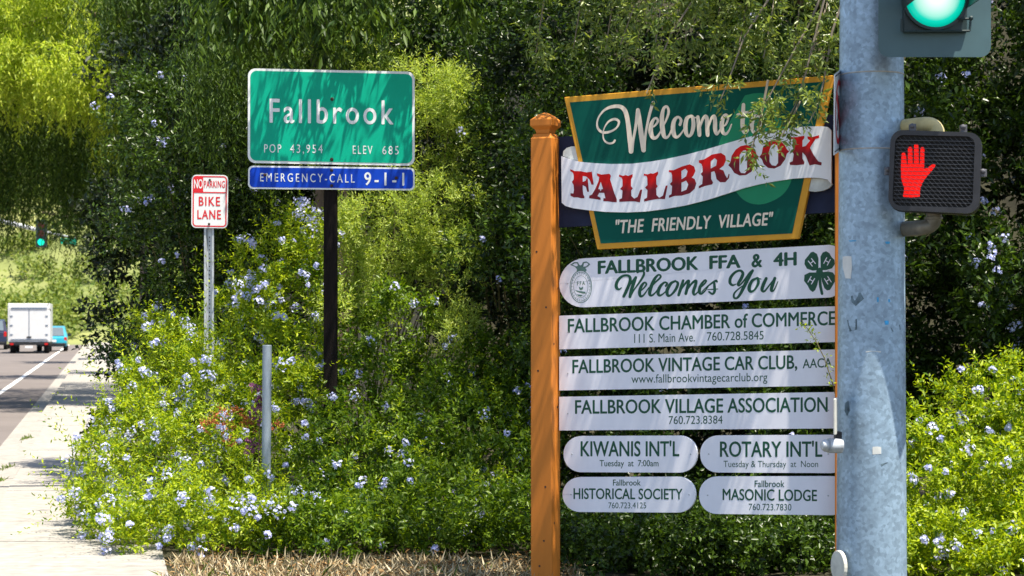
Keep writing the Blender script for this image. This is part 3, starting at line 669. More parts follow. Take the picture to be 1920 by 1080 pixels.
z = zpx(980); b = MB(); b.lathe((PC.x, PC.y, z), (0, 0, 1), [(prad(z) + .0004, -.022), (prad(z) + .0012, -.022), (prad(z) + .0012, .022), (prad(z) + .0004, .022)], 64, 3.3, 6.1)
b.build('tape_band', mat('old_tape', (.20, .215, .18), .8, var=.3, scale=20), shaft)
def sticker(poly, m, name='sticker', off=.0015):
    b = MB(); vs = []
    for x, y in poly:
        z = zpx(y); r = prad(z) + off; xx = (x - 960) / F * (PC.y - .12) - PC.x; xx = max(-r * .985, min(r * .985, xx)); vs.append((PC.x + xx, PC.y - math.sqrt(r * r - xx * xx), z))
    b.add(vs, [tuple(range(len(vs)))]); return b.build(name, m, shaft)
M['sticker'] = mat('white_sticker', (.62, .63, .60), .7, var=.1, scale=20)
sticker([(1584, 480), (1590, 479), (1597, 480), (1598, 500), (1596, 522), (1588, 521), (1584, 500)], M['sticker'])
sticker([(1633, 838), (1641, 837), (1649, 838), (1649, 851), (1633, 852)], M['sticker'])
M['graffiti'] = mat('blue_marker', (.05, .33, .62), .6, var=.3, scale=40)
for q in ([(1592, 990), (1592, 990)],): pass
for x, y, w_, h_ in ((1599, 451, 13, 2), (1662, 455, 10, 4), (1660, 605, 9, 7), (1643, 562, 4, 8), (1665, 564, 4, 5)): sticker([(x - w_ / 2, y - h_ / 2), (x, y - h_ * .6), (x + w_ / 2, y - h_ / 2), (x + w_ * .4, y + h_ / 2), (x - w_ * .3, y + h_ * .6)], M['graffiti'], 'marker_scrawl')
M['scuff'] = mat('dark_scuff', (.10, .15, .18), .7, var=.5, scale=30)
for poly in ([(1587, 757), (1592, 752), (1594, 770), (1590, 782), (1586, 772)], [(1596, 555), (1612, 548), (1618, 560), (1604, 574), (1597, 566)], [(1668, 615), (1688, 608), (1690, 618), (1672, 622)], [(1648, 870), (1662, 867), (1690, 868), (1690, 871), (1650, 874)], [(1590, 600), (1606, 598), (1606, 618), (1594, 622)]): sticker(poly, M['scuff'], 'scuff', .0012)
sticker([(1621, 658.6), (1634, 658), (1649, 658.6), (1649, 660.8), (1621, 660.8)], M['sticker'], 'scratch')
# handhole cover near the foot
c = P(1570, 1062, 9.36); b = MB(); q = Vector((-.9, -.45, 0)).normalized()
s_ = Vector((-q.y, q.x, 0)); b.prism([c + s_ * (.055 * math.cos(a)) + Vector((0, 0, .075 * math.sin(a))) for a in np.linspace(0, 2 * math.pi, 24, endpoint=False)], q * -.02)
b.build('handhole_cover', mat('cover_paint', (.58, .57, .50), .6, var=.15, scale=20), pr, bevel=.003)

# ------------------------------------------------------------------ traffic signal head
M['signal_paint'] = mat('dark_signal_paint', (.055, .11, .125), .5, var=.1, scale=6, spec=.4)
M['signal_dark'] = mat('dark_green_housing', (.018, .035, .037), .42, var=.15, scale=8)
TP = Plane(1600, 9.05, 1900, 9.05)
tr = thing('traffic_signal', TP.at(1753, 60, -.05), 'near traffic signal head with its green lamp lit, on the thick steel pole', 'traffic light')
b = MB(); TP.plate(b, rrect((1647, -730), (1858, -730), (1858, 107), (1647, 107), 20, 8), 0, .004); b.build('backplate', M['signal_paint'], tr)
b = MB(); TP.plate(b, rrect((1692, -650), (1812, -650), (1812, 62), (1692, 62), 4), .02, .2); housing = b.build('housing', M['signal_dark'], tr, bevel=.006)
mg = mat('lit_green_lens', (.0, .25, .18), .3, emit=(1, 1, 1), estr=.42)
ntg = mg.node_tree; tc = _n(ntg, 'ShaderNodeTexCoord'); gr = _n(ntg, 'ShaderNodeTexGradient', gradient_type='SPHERICAL')
ntg.links.new(tc.outputs['Object'], gr.inputs[0]); rp = _n(ntg, 'ShaderNodeValToRGB'); ntg.links.new(gr.outputs[0], rp.inputs[0])
mp_ = _n(ntg, 'ShaderNodeMapping'); ntg.links.new(tc.outputs['Object'], mp_.inputs[0]); ntg.links.new(mp_.outputs[0], gr.inputs[0])
LC = TP.at(1751, -4, .022)
mp_.inputs['Scale'].default_value = (7.2, 7.2, 7.2)
off_ = (LC - BASE[tr.name]) * 7.2
mp_.inputs['Location'].default_value = (-off_.x, -off_.y - .0, -off_.z)
e = rp.color_ramp.elements; e[0].position = .0; e[0].color = (0, .40, .28, 1); e[1].position = .62; e[1].color = (.95, 1, .97, 1)
q = e.new(.18); q.color = (0, .62, .46, 1); q = e.new(.30); q.color = (.36, .80, .66, 1)
ntg.links.new(rp.outputs[0], ntg.nodes['Principled BSDF'].inputs['Emission Color'])
for i, (cy, mm) in enumerate(((-4, mg), (-240, mat('unlit_amber_lens', (.25, .10, .01), .2)), (-476, mat('unlit_red_lens', (.22, .01, .01), .2)))):
    cc = TP.at(1751, cy, .022); ax = TP.n
    b = MB(); b.lathe(cc, ax, [(.1375, 0), (.13, .014), (.10, .028), (.06, .036), (.0001, .04)], 40); b.build('lens', mm, tr, smooth=True)
    b = MB(); b.lathe(cc, ax, [(.152, -.01), (.152, .02), (.139, .02), (.139, -.01)], 48); bz = b.build('bezel', M['signal_dark'], tr, smooth=True)
    b = MB(); b.lathe(cc + ax * .02, ax, [(.153, 0), (.153, .22), (.149, .22), (.149, 0)], 40, math.radians(-20), math.radians(200))
    b.build('visor', M['signal_dark'], tr, smooth=True)
b = MB()
for x0, y0, x1, y1 in ((1687, 38, 1687, 62), (1692, 62, 1814, 60.5), (1816, 36, 1814, 61), (1793, 38, 1815, 38)):
    b.tube([TP.at(x0, y0, .045), TP.at(x1, y1, .045)], .0055, 8)
b.sphere(TP.at(1816, 37, .05), .011, 8)
b.build('door_latch', M['signal_dark'], tr)
b = MB(); a0 = TP.at(1752, -690, -.1); b.tube([a0, (PC.x, PC.y, a0.z)], .03, 12); b.build('bracket', M['galv'], tr); b = MB(); a1 = TP.at(1752, 20, -.12); b.tube([a1, (PC.x, PC.y, a1.z)], .028, 12); b.build('bracket', M['galv'], tr)

# ------------------------------------------------------------------ pedestrian signal
HP = Plane(1665, 9.21, 1843, 9.09)
hr = thing('pedestrian_signal', HP.at(1755, 320, -.08), 'black pedestrian signal box showing a lit red hand, on the thick steel pole', 'pedestrian signal')
b = MB(); cs = [(1669, 241), (1843, 249), (1836, 403), (1664, 393)]
HP.plate(b, rrect((1672, 246), (1841, 252), (1834, 404), (1666, 395), 22, 7), .0, .09); b.build('housing', M['black_plastic'], hr, bevel=.008)
fr_o = rrect((1671, 244), (1842, 250), (1836, 402), (1666, 394), 24, 7); fr_i = rrect((1680, 254), (1829, 257), (1824, 390), (1674, 386), 16, 7)
b = MB(); n = len(fr_o); A = [HP.at(*p, .03) for p in fr_o]; B = [HP.at(*p, .03) for p in fr_i]; A2 = [HP.at(*p, .001) for p in fr_o]; B2_ = [HP.at(*p, -.0) for p in fr_i]
b.add(A + B + A2 + B2_, [(i, (i + 1) % n, n + (i + 1) % n, n + i) for i in range(n)] + [(i, 2 * n + i, 2 * n + (i + 1) % n, (i + 1) % n) for i in range(n)] + [(n + i, n + (i + 1) % n, 3 * n + (i + 1) % n, 3 * n + i) for i in range(n)])
b.build('door_frame', mat('black_frame_plastic', (.03, .031, .036), .38, var=.2, scale=20), hr)
M['led_red'] = mat('lit_red_hand', (.3, .0, .0), .5, emit=(1, .006, .002), estr=.5)
b = MB(); outline(b, HP, [[(240, 670), (250, 600), (225, 520), (222, 420), (228, 310), (238, 298), (256, 300), (265, 320), (272, 400), (281, 400), (281, 262), (292, 250), (308, 250), (318, 265), (322, 390), (332, 390), (333, 235), (343, 225), (360, 225), (370, 240), (374, 390), (383, 390), (386, 262), (396, 252), (412, 254), (420, 270), (418, 436), (440, 430), (490, 396), (508, 396), (514, 406), (500, 430), (440, 500), (405, 550), (385, 600), (380, 670), (310, 676)]], (1640, 220, 4.5), .003)
b.build('hand_symbol', M['led_red'], hr)
# egg-crate louvre in front of the face
b = MB()
def slat(x0, y0, x1, y1, th=.0022, d0=.006, d1=.022):
    A, B = HP.at(x0, y0, d0), HP.at(x1, y1, d0); dr = (B - A).normalized(); s = dr.cross(HP.n) * th / 2; e = HP.n * (d1 - d0)
    b.hexa([A - s, A + s, B + s, B - s, A - s + e, A + s + e, B + s + e, B - s + e])
def bil(u, v): 
    a = Vector((1676, 256)).lerp(Vector((1829, 259)), u); c_ = Vector((1671, 386)).lerp(Vector((1824, 389)), u); return a.lerp(c_, v)
for k in range(1, 18):
    p, q = bil(0, k / 18), bil(1, k / 18); slat(p.x, p.y, q.x, q.y)
for k in range(-16, 17):
    # diagonals running down to the right
    pts = []
    u0, v0 = k / 16, 0.
    u1, v1 = u0 + .82, 1.
    if u0 < 0: v0 = -u0 / .82; u0 = 0
    if u1 > 1: v1 = (1 - k / 16) / .82; u1 = 1
    if v1 - v0 > .04 and v0 < 1: p, q = bil(u0, v0), bil(u1, v1); slat(p.x, p.y, q.x, q.y, .0014, .007, .0235)
b.build('louvre', mat('dark_louvre', (.085, .088, .10), .4, var=.15, scale=20), hr)
b = MB()
M['latch'] = mat('grey_latch', (.09, .09, .10), .4, var=.2, scale=30)
for x, y in ((1711, 240), (1806, 242), (1665, 321), (1843, 325)):
    b = MB(); c = HP.at(x, y, -.0); b.box(c, (.03, .03, .036)); b.sphere(c + HP.n * .012 + Vector((0, 0, .008)), .013, 6)
    b.build('latch', M['latch'], hr, bevel=.003)
b = MB(); p = HP.at(1754, 252, -.09)
el_ = [tuple(q) for q in spline([p - Vector((0, 0, .02)), p + Vector((0, 0, .015)), p + Vector((-.012, .008, .042)), p + Vector((-.05, .03, .056)), (PC.x + .1, PC.y, p.z + .056)], 5)]; b.tube(el_, .036, 18); b.lathe(p + Vector((0, 0, .004)), (0, 0, 1), [(.036, 0), (.042, .002), (.042, .012), (.036, .014)], 20)
b.build('elbow_bracket', mat('tan_elbow_paint', (.50, .42, .20), .5, var=.12, scale=20), hr, smooth=True)
b = MB(); p = HP.at(1748, 402, -.09)
el_ = [tuple(q) for q in spline([p + Vector((0, 0, .02)), p - Vector((0, 0, .015)), p + Vector((-.012, .008, -.042)), p + Vector((-.05, .03, -.056)), (PC.x + .1, PC.y, p.z - .056)], 5)]; b.tube(el_, .036, 18); b.lathe(p - Vector((0, 0, .02)), (0, 0, 1), [(.036, 0), (.042, .002), (.042, .012), (.036, .014)], 20)
b.build('elbow_bracket', mat('grey_elbow_paint', (.16, .15, .12), .45, metal=.3, var=.25, scale=20), hr, smooth=True)
# ------------------------------------------------------------------ push button and the sign seen edge-on
c = P(1561, 780, 9.3); kr = thing('push_button', (c.x, c.y, c.z - .2), 'crossing push button with cream sign plate on left side of steel pole', 'push button')
M['cream_plate'] = mat('cream_plate_paint', (.60, .59, .52), .55, var=.1, scale=20)
dirn = Vector((.22, .975, 0)).normalized(); side = Vector((-dirn.y, dirn.x, 0))
pts = [(0, -.082), (0, .082)]; a0 = P(1564, 780, 9.25)
b = MB(); b.hexa([a0 + dirn * q + side * s + Vector((0, 0, z)) for z in (-.085, .082) for q, s in ((-.055, 0), (.10, 0), (.10, -.012), (-.055, -.012))]); pp = b.build('sign_plate', M['cream_plate'], kr, bevel=.003)
b = MB(); 
for z0, z1, m0, m1 in ((-.055, .0, -.02, .03),): b.add([a0 + dirn * q + side * .001 + Vector((0, 0, z)) for q, z in ((m0, z0), (m1, z0), (m1, z1), (m0, z1))], [(3, 2, 1, 0)])
b.build('arrow_mark', mat('brown_mark', (.28, .12, .08), .6, var=.2, scale=40), pp)
c = P(1566, 836, 9.26); b = MB(); b.lathe(c, (-1, -.25, .05), [(.0001, -.03), (.034, -.03), (.034, .036), (.027, .036), (.027, .04), (.029, .044), (.029, .052), (.02, .066), (.0001, .07)], 28)
b.build('button', M['galv'], kr, smooth=True)
b = MB(); b.box(P(1571, 819, 9.3), (.03, .06, .05)); b.build('button_mount', M['black_plastic'], kr, bevel=.003)
er = thing('crossing_sign', P(1572, 291, 9.4), 'narrow white prohibition sign seen almost edge-on, left side of steel pole', 'sign')
A, B = P(1565, 140, 9.22), P(1579.5, 128, 9.55); A2, B2_ = P(1564, 291, 9.22), P(1578, 281, 9.55)
nn = (B - A).cross(A2 - A).normalized(); nn = nn if nn.y < 0 else -nn
b = MB(); b.prism([A, B, B2_, A2] if (B - A).cross(A2 - A).dot(nn) < 0 else [A2, B2_, B, A], -nn * .003); pl_ = b.build('sign_plate', M['sheet_white'], er)
def on(u, v, o=.0015): return A.lerp(B, u).lerp(A2.lerp(B2_, u), v) + nn * o
b = MB()
for k in range(28):
    t0, t1 = 2 * math.pi * k / 28, 2 * math.pi * (k + 1) / 28
    b.add([on(.5 + q * math.cos(t), .5 + q * 1. * math.sin(t)) for q, t in ((.40, t0), (.40, t1), (.33, t1), (.33, t0))], [(0, 1, 2, 3)])
b.add([on(*q, .002) for q in ((.2, .25), (.27, .19), (.8, .75), (.73, .81))], [(0, 1, 2, 3)])
b.build('symbol', M['sign_red'], pl_)
b = MB()
for u0, u1, v0, v1 in ((.05, .95, .02, .035), (.05, .95, .955, .97)): b.add([on(u0, v0), on(u1, v0), on(u1, v1), on(u0, v1)], [(0, 1, 2, 3)])
for pts in ([(.47, .3), (.57, .3), (.6, .5), (.52, .5)], [(.5, .5), (.6, .5), (.75, .72), (.66, .72)], [(.42, .5), (.52, .5), (.4, .72), (.3, .72)]): b.add([on(*p, .0012) for p in pts], [(0, 1, 2, 3)])
b.build('figure_mark', M['black_plastic'], pl_)
b = MB()
for v in (.2, .8): b = MB(); b.tube([on(.85, v, -.006), (PC.x, PC.y, on(.5, v).z)], .012, 8); b.build('bracket', M['galv'], er)
# ------------------------------------------------------------------ traffic far down the road
YAW = math.atan(RS)
def vehicle_frame(px, D, zr=-.15):
    o = P(px, 600, D); o.z = zr; rt = Vector((math.cos(YAW), math.sin(YAW), 0)); fw = Vector((-math.sin(YAW), math.cos(YAW), 0))
    return lambda x, y, z: o + rt * x + fw * y + Vector((0, 0, z)), rt, fw, o
def vbox(b, T, x0, x1, y0, y1, z0, z1): b.hexa([T(x0, y0, z0), T(x1, y0, z0), T(x1, y1, z0), T(x0, y1, z0), T(x0, y0, z1), T(x1, y0, z1), T(x1, y1, z1), T(x0, y1, z1)])
def wheel(T, rt, x, y, r, wd, root):
    b = MB(); c = T(x, y, r); b.lathe(c - rt * wd / 2, rt, [(r * .6, 0), (r * .97, 0), (r, .03), (r, wd - .03), (r * .97, wd), (r * .6, wd)], 24); o = b.build('wheel', M['rubber'], root, smooth=True)
    b = MB(); b.lathe(c - rt * (wd / 2 - .02), rt, [(.001, .0), (r * .6, 0), (r * .6, wd - .04), (.001, wd - .04)], 16); b.build('rim', M['chrome'], o)
M['truck_white'] = mat('white_truck_paint', (.62, .62, .62), .35, var=.03, scale=2)
T, rt, fw, o = vehicle_frame(54.5, 108)
tk = thing('box_truck', o, 'white box truck seen from behind on the far road', 'truck')
b = MB(); vbox(b, T, -1.12, 1.12, 0, 5.2, .62, 2.72); body = b.build('cargo_box', M['truck_white'], tk, bevel=.03)
b = MB(); vbox(b, T, -1.02, 1.02, -.03, .0, .72, 2.5); dr = b.build('rear_door', M['truck_white'], tk, bevel=.01)
b = MB(); vbox(b, T, -.95, .95, -.06, -.03, 2.42, 2.5)
vbox(b, T, -.95, .95, -.045, -.03, .74, .79); vbox(b, T, -.02, .02, -.042, -.03, .8, 2.4)
for z in (1.0, 1.5, 2.0): vbox(b, T, -1.0, -.86, -.05, -.03, z, z + .06); vbox(b, T, .86, 1.0, -.05, -.03, z, z + .06)
b.build('door_header', mat('blue_grey_trim', (.12, .16, .22), .5), dr)
b = MB(); vbox(b, T, -.12, .12, -.07, -.03, .85, .93); b.build('handle', M['black_plastic'], dr)
b = MB(); vbox(b, T, -1.0, 1.0, -.12, .05, .46, .58); vbox(b, T, -.7, -.6, -.08, .2, .4, .64); vbox(b, T, .6, .7, -.08, .2, .4, .64); b.build('bumper', M['black_plastic'], tk, bevel=.01)
b = MB(); vbox(b, T, -1.05, -.2, -.05, 5, .52, .62); vbox(b, T, .2, 1.05, -.05, 5, .52, .62); b.build('chassis', M['black_plastic'], tk)
for x0, x1 in ((-1.0, -.82), (.82, 1.0)):
    b = MB(); vbox(b, T, x0, x1, -.135, -.12, .47, .57); b.build('tail_light', M['tail_red'], tk)
b = MB(); vbox(b, T, -.2, .2, -.14, -.121, .3, .42); b.build('number_plate', M['sheet_white'], tk)
b = MB(); vbox(b, T, -1.0, 1.0, 5.25, 7.0, .5, 2.0); cab = b.build('cab', M['truck_white'], tk, bevel=.12)
for x in (-.9, .9):
    for y in (1.3, 6.0): wheel(T, rt, x, y, .38, .3, tk)
def car(px, D, name, label, paint, wd, ht, ln, suv):
    T, rt, fw, o = vehicle_frame(px, D); r = thing(name, o, label, 'car'); hw = wd / 2; b = MB()
    zb = ht * (.62 if suv else .60); prof = [(0., .28), (-.06, .5), (0., zb - .08), (.12, zb), (.5 if suv else .45, ht - .05), (.85, ht), (ln * .55, ht), (ln * .72, zb), (ln - .15, zb - .15), (ln, .55), (ln - .05, .28)]
    def sec(s): return [T(s * hw * (1. if z <= zb + .01 else .84), y, z) for y, z in prof]
    L_, R_ = sec(-1), sec(1); n = len(prof)
    b.add(L_ + R_, [tuple(range(n - 1, -1, -1)), tuple(range(n, 2 * n))] + [(i, (i + 1) % n, n + (i + 1) % n, n + i) for i in range(n)])
    b.build('body', paint, r, bevel=.05)
    b = MB(); y0, y1 = .14, (.48 if suv else .43); z0, z1 = zb + .03, ht - .08
    b.hexa([T(-hw * .8, y0 - .03, z0), T(hw * .8, y0 - .03, z0), T(hw * .8, y0 + .1, z0), T(-hw * .8, y0 + .1, z0), T(-hw * .72, y1 - .03, z1), T(hw * .72, y1 - .03, z1), T(hw * .72, y1 + .1, z1), T(-hw * .72, y1 + .1, z1)])
    b.build('rear_window', M['car_glass'], r)
    for s in (-1, 1):
        b = MB(); vbox(b, T, s * hw * .92 - .1, s * hw * .92 + .06, -.03, .1, zb - .35, zb - .05); b.build('tail_light', M['tail_red'], r, bevel=.02)
        b = MB(); c = T(s * (hw + .1), ln * .62, zb + .05); b.box(c, (.2, .1, .14)); b.build('mirror', M['black_plastic'], r, bevel=.03)
        b = MB(); b.add([T(s * (hw * .9 + .03), y, z) for y, z in ((.5, zb + .05), (ln * .66, zb + .05), (ln * .56, ht - .1), (.75, ht - .1))], [(0, 1, 2, 3)]); b.build('side_window', M['glass'], r)
        for y in (.75, ln - .8): wheel(T, rt, s * (hw - .11), y, .33, .22, r)
    b = MB(); vbox(b, T, -.26, .26, -.09, -.06, .55, .68); b.build('number_plate', M['sheet_white'], r)
    b = MB(); vbox(b, T, -hw * .9, hw * .9, -.1, .05, .3, .48); b.build('bumper', M['black_plastic'], r, bevel=.03)
M['car_glass'] = mat('sky_glass', (.10, .13, .15), .05, var=.05, spec=1.)
car(97, 115, 'blue_car', 'small turquoise hatchback beside the white truck', mat('turquoise_paint', (.02, .26, .36), .25, var=.03, coat=.6), 1.72, 1.47, 4.1, False)
car(-18, 122, 'dark_car', 'dark navy car left of the white truck, red tail light showing', mat('navy_car_paint', (.012, .015, .04), .25, var=.05, coat=.6), 1.95, 1.85, 4.7, True)
# far signal on its mast arm
M['unlit'] = mat('unlit_lens', (.05, .012, .008), .4)
mr = thing('mast_arm_signal', Vector((P(-110, 600, 100).x, 100, -.15)), 'distant traffic signal with green light hanging from a pale mast arm', 'traffic light')
b = MB(); x0 = P(-110, 600, 100).x; b.tube([(x0, 100, -.15), (x0, 100, 7.4)], [.16, .11], 14); b.build('pole', M['galv'], mr, smooth=True)
b = MB(); b.tube([P(-110, 395, 100), P(-20, 408, 100), P(66, 430, 100)], [.16, .13, .10], 12); b.build('mast_arm', mat('pale_arm', (.62, .65, .66), .5, var=.05), mr, smooth=True)
FPm = Plane(0, 99.6, 200, 99.6)
b = MB(); FPm.plate(b, rrect((67, 412), (87, 412), (87, 463), (67, 463), 2), 0, .3); b.build('housing', M['signal_dark'], mr, bevel=.03)
for cy, mm in ((454, mat('far_green_lens', (0, .3, .2), .3, emit=(.0, .8, .5), estr=.55)), (438, M['unlit']), (422, M['unlit'])):
    b = MB(); b.disc(FPm.at(77, cy, .02), FPm.n, .17, 20); b.build('lens', mm, mr)
b = MB(); FPm.plate(b, [(113, 446), (143, 448), (143, 459), (113, 457)], 0, .05); sn = thing('street_name_sign', P(128, 459, 99.6), 'distant small green street name sign beside the far signal', 'street sign')
b.build('panel', M['hwy_green'], sn)
b = MB(); b.tube([P(66, 430, 100), P(100, 438, 100), P(143, 447, 100)], [.07, .06, .05], 8); b.build('hanger', M['galv'], sn)
# ------------------------------------------------------------------ planting
LM = {}
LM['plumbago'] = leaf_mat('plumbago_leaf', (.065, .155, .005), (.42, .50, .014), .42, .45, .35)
LM['plumbago_shaded'] = leaf_mat('plumbago_shaded_leaf', (.025, .075, .005), (.19, .29, .012), .38, .42, .35)  # darker green, with the shade over this half put into the colour
LM['hedge'] = leaf_mat('hedge_leaf', (.007, .022, .004), (.068, .125, .012), .30, .34, .32)
LM['inner'] = leaf_mat('inner_shade_leaf', (.006, .016, .004), (.020, .036, .008), .2, .5, .3)  # deep shade of the hedge gaps put into the leaf colour
LM['oak'] = leaf_mat('oak_leaf', (.015, .036, .006), (.120, .170, .030), .34, .38, .5)
LM['bough'] = leaf_mat('bough_lit_leaf', (.07, .125, .018), (.24, .30, .08), .38, .35, .45)  # brighter copy of the oak leaf: sunlight on the boughs put into the colour
LM['lacy'] = leaf_mat('lacy_leaf', (.22, .33, .045), (.46, .54, .14), .4, .5, .3)
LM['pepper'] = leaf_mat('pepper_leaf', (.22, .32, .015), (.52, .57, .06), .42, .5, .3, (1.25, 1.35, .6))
LM['pepper_dark'] = leaf_mat('pepper_shade_leaf', (.010, .034, .005), (.088, .150, .016), .30, .5, .2)  # darker copy of the pepper leaf: shade in the hanging foliage put into the colour
LM['bloom'] = leaf_mat('plumbago_petal', (.42, .47, .82), (.72, .73, .92), .3, .6, .2, tcol=(1.1, 1.1, 1.2))
LM['rust'] = leaf_mat('rusty_bract', (.30, .08, .03), (.45, .16, .06), .3, .6, .2, tcol=(1.2, 1, .8))
LM['magenta'] = leaf_mat('magenta_bract', (.16, .05, .12), (.34, .14, .26), .3, .6, .2, tcol=(1.2, 1, 1.1))
M['bark'] = mat('grey_bark', (.13, .10, .075), .9, var=.5, scale=8, stretch=(1, 1, .3), bump=.8, bscale=25)
M['stem'] = mat('green_brown_stem', (.14, .12, .05), .8, var=.3, scale=20)
M['twig'] = mat('pale_twig', (.20, .17, .13), .8, var=.25, scale=30)

def stems(root, pts, mtl=None, name='stem'):
    b = MB()
    for p in pts: b.tube(*p, n=6)
    return b.build(name, mtl or M['stem'], root, smooth=True)
def fan_stems(base, tips, r0=.012, r1=.004):
    out = []
    for t in tips:
        t = Vector(t); b0 = Vector(base) + Vector((rnd.uniform(-.1, .1), rnd.uniform(-.1, .1), 0)); m1 = b0.lerp(t, .5) + Vector((rnd.uniform(-.1, .1), rnd.uniform(-.1, .1), .12 * (t - b0).length))
        out.append(([b0, b0.lerp(m1, .5) + Vector((0, 0, .05)), m1, t], [r0, r0 * .8, r0 * .6, r1]))
    return out
def crest(px, tab):
    xs_, ys_ = zip(*tab); return np.interp(px, xs_, ys_)
def layered(tabs, rows, r, step, rng, jit=.5):
    """clump centres under a set of crest lines, front to back: tabs = [(D, [(px, py) ...])]"""
    C, Rr = [], []
    for D, tab in tabs:
        x0, x1 = tab[0][0], tab[-1][0]; pxm = F / D
        for x in np.arange(x0, x1, step * pxm):
            for k in range(rows):
                xx = x + rng.uniform(-1, 1) * step * pxm * .6; rr = r * rng.uniform(.7, 1.2)
                d = D + rng.uniform(-jit, jit) * .5 + .2 * k
                y = crest(xx, tab) + rr * pxm * .9 + k * r * 1.25 * pxm + rng.uniform(-.5, .5) * r * pxm
                p = P(xx, y, d)
                if p.z < .05: p.z = rng.uniform(.05, .25)
                C.append(p); Rr.append(rr)
    return np.array(C), np.array(Rr)
def shrub(name, label, cat, C, Rr, m, n, k, ln, wd, rng, group=None, base=None, **kw):
    bx, by = (float(np.median(C[:, 0])), float(np.median(C[:, 1]))) if base is None else base
    root = thing(name, (bx, by, 0), label, cat, group)
    V, T = lumps(C, Rr, n, k, ln, wd, rng=rng, **kw)
    np_mesh('foliage', V, T, m, root)
    sel = C[rng.choice(len(C), min(len(C), 16), False)] + np.array([0, .25, -.1]); by2 = float(C[:, 1].max())
    stems(root, fan_stems((bx, by2, -.05), sel))
    return root
def shoots(root, pts, dirs, ln, m, rng, k=14, leaf=.046):
    """long leafy shoots standing out of a shrub"""
    V, T = twigs(np.array(pts), np.array(dirs), np.array(ln), k, leaf, .36, droop=.12, spread=.85, rng=rng)
    np_mesh('shoot_leaves', V, T, m, root)

# ---- the big plumbago: sunny half by the pavement, darker half towards the welcome sign
rg = np.random.default_rng(3)
TABS = [(14.1, [(268, 970), (310, 915), (400, 925), (460, 905), (525, 920)]),
        (14.65, [(205, 930), (260, 880), (330, 872), (420, 880), (525, 905)]),
        (15.2, [(178, 880), (215, 800), (260, 765), (350, 765), (480, 770), (560, 775)]),
        (15.9, [(190, 800), (240, 735), (290, 690), (390, 668), (520, 662), (600, 690)]),
        (16.35, [(215, 745), (270, 675), (340, 640), (400, 628), (500, 610), (590, 600)]),
        (16.95, [(240, 690), (290, 618), (360, 590), (430, 560), (480, 495), (540, 440), (610, 430)]),
        (17.6, [(300, 590), (400, 540), (470, 440), (540, 400), (620, 390)])]
C, Rr = layered(TABS, 3, .21, .23, rg)
sh = shrub('plumbago_shrub', 'sunlit pale blue flowering shrub spilling over the pavement around the short steel post', 'flowering shrub', C, Rr, LM['plumbago'], 42, 9, .054, .36, rg, group='flowering shrubs', up=.55)
n = 420; idx = rg.choice(len(C), n); d = rg.normal(scale=.5, size=(n, 3)) + np.array([-.25, -.35, .75])
shoots(sh, C[idx] + unit(d) * Rr[idx][:, None] * .6, d, rg.uniform(.25, .7, n), LM['plumbago'], rg, k=18)
def bloom_sites(C, Rr, n, rng, dirn=(-.1, -.9, .5)):
    i = rng.choice(len(C), n); d = unit(rng.normal(scale=.5, size=(n, 3)) + np.array(dirn)); return C[i] + d * (Rr[i] * rng.uniform(.95, 1.25, n))[:, None]
S = bloom_sites(C, Rr, 380, rg); V, T = florets(S, rg.uniform(.024, .068, len(S)), 21, .014, rg)
np_mesh('blossoms', V, T, LM['bloom'], sh)
# rusty seed heads and magenta bracts in the middle
mid = pxl([[x, y, 14.9] for x, y in ((405, 790), (425, 800), (415, 775), (462, 790), (385, 800), (445, 775), (430, 830), (470, 800), (520, 800))])
V, T = lumps(mid, np.full(len(mid), .06), 14, 5, .022, .6, rng=rg); np_mesh('seed_heads', V, T, LM['rust'], sh)
mg_ = pxl([[x, y, 14.85] for x, y in ((489, 735), (487, 752), (484, 768), (476, 775), (483, 790), (478, 728), (470, 830), (480, 838), (466, 842))])
mr_ = thing('magenta_shrub', (float(mg_[0][0]), 14.85, 0), 'dull magenta flower spike just left of the short steel post', 'flowering plant')
V, T = lumps(mg_, np.full(len(mg_), .045), 10, 4, .026, .8, rng=rg); np_mesh('bracts', V, T, LM['magenta'], mr_)
stems(mr_, [([Vector((float(mg_[0][0]), 14.88, 0)), Vector((float(mg_[4][0]), 14.87, .5)), Vector(mg_[0])], [.008, .006, .004])])
TABS2 = [(14.1, [(520, 925), (620, 915), (700, 935), (780, 905), (850, 925), (930, 900), (1010, 920)]),
         (14.6, [(520, 910), (620, 880), (700, 870), (850, 880), (1020, 880)]),
         (15.2, [(560, 800), (700, 790), (850, 800), (1020, 800)]),
         (15.8, [(600, 770), (640, 745), (800, 735), (900, 740), (1040, 740)]),
         (16.4, [(590, 640), (700, 640), (850, 690), (1060, 690)]),
         (17.0, [(600, 500), (680, 520), (760, 540), (860, 620), (1080, 640)])]
C2, R2 = layered(TABS2, 3, .23, .22, rg)
sh2 = shrub('plumbago_shrub', 'darker green flowering shrub between the dark sign post and the welcome sign', 'flowering shrub', C2, R2, LM['plumbago_shaded'], 38, 9, .060, .40, rg, group='flowering shrubs', up=.45)
n = 200; idx = rg.choice(len(C2), n); d = rg.normal(scale=.5, size=(n, 3)) + np.array([0, -.45, .65])
shoots(sh2, C2[idx] + unit(d) * R2[idx][:, None] * .6, d, rg.uniform(.2, .42, n), LM['plumbago'], rg)
S = bloom_sites(C2, R2, 110, rg); V, T = florets(S, rg.uniform(.022, .058, len(S)), 17, .014, rg); np_mesh('blossoms', V, T, LM['bloom'], sh2)
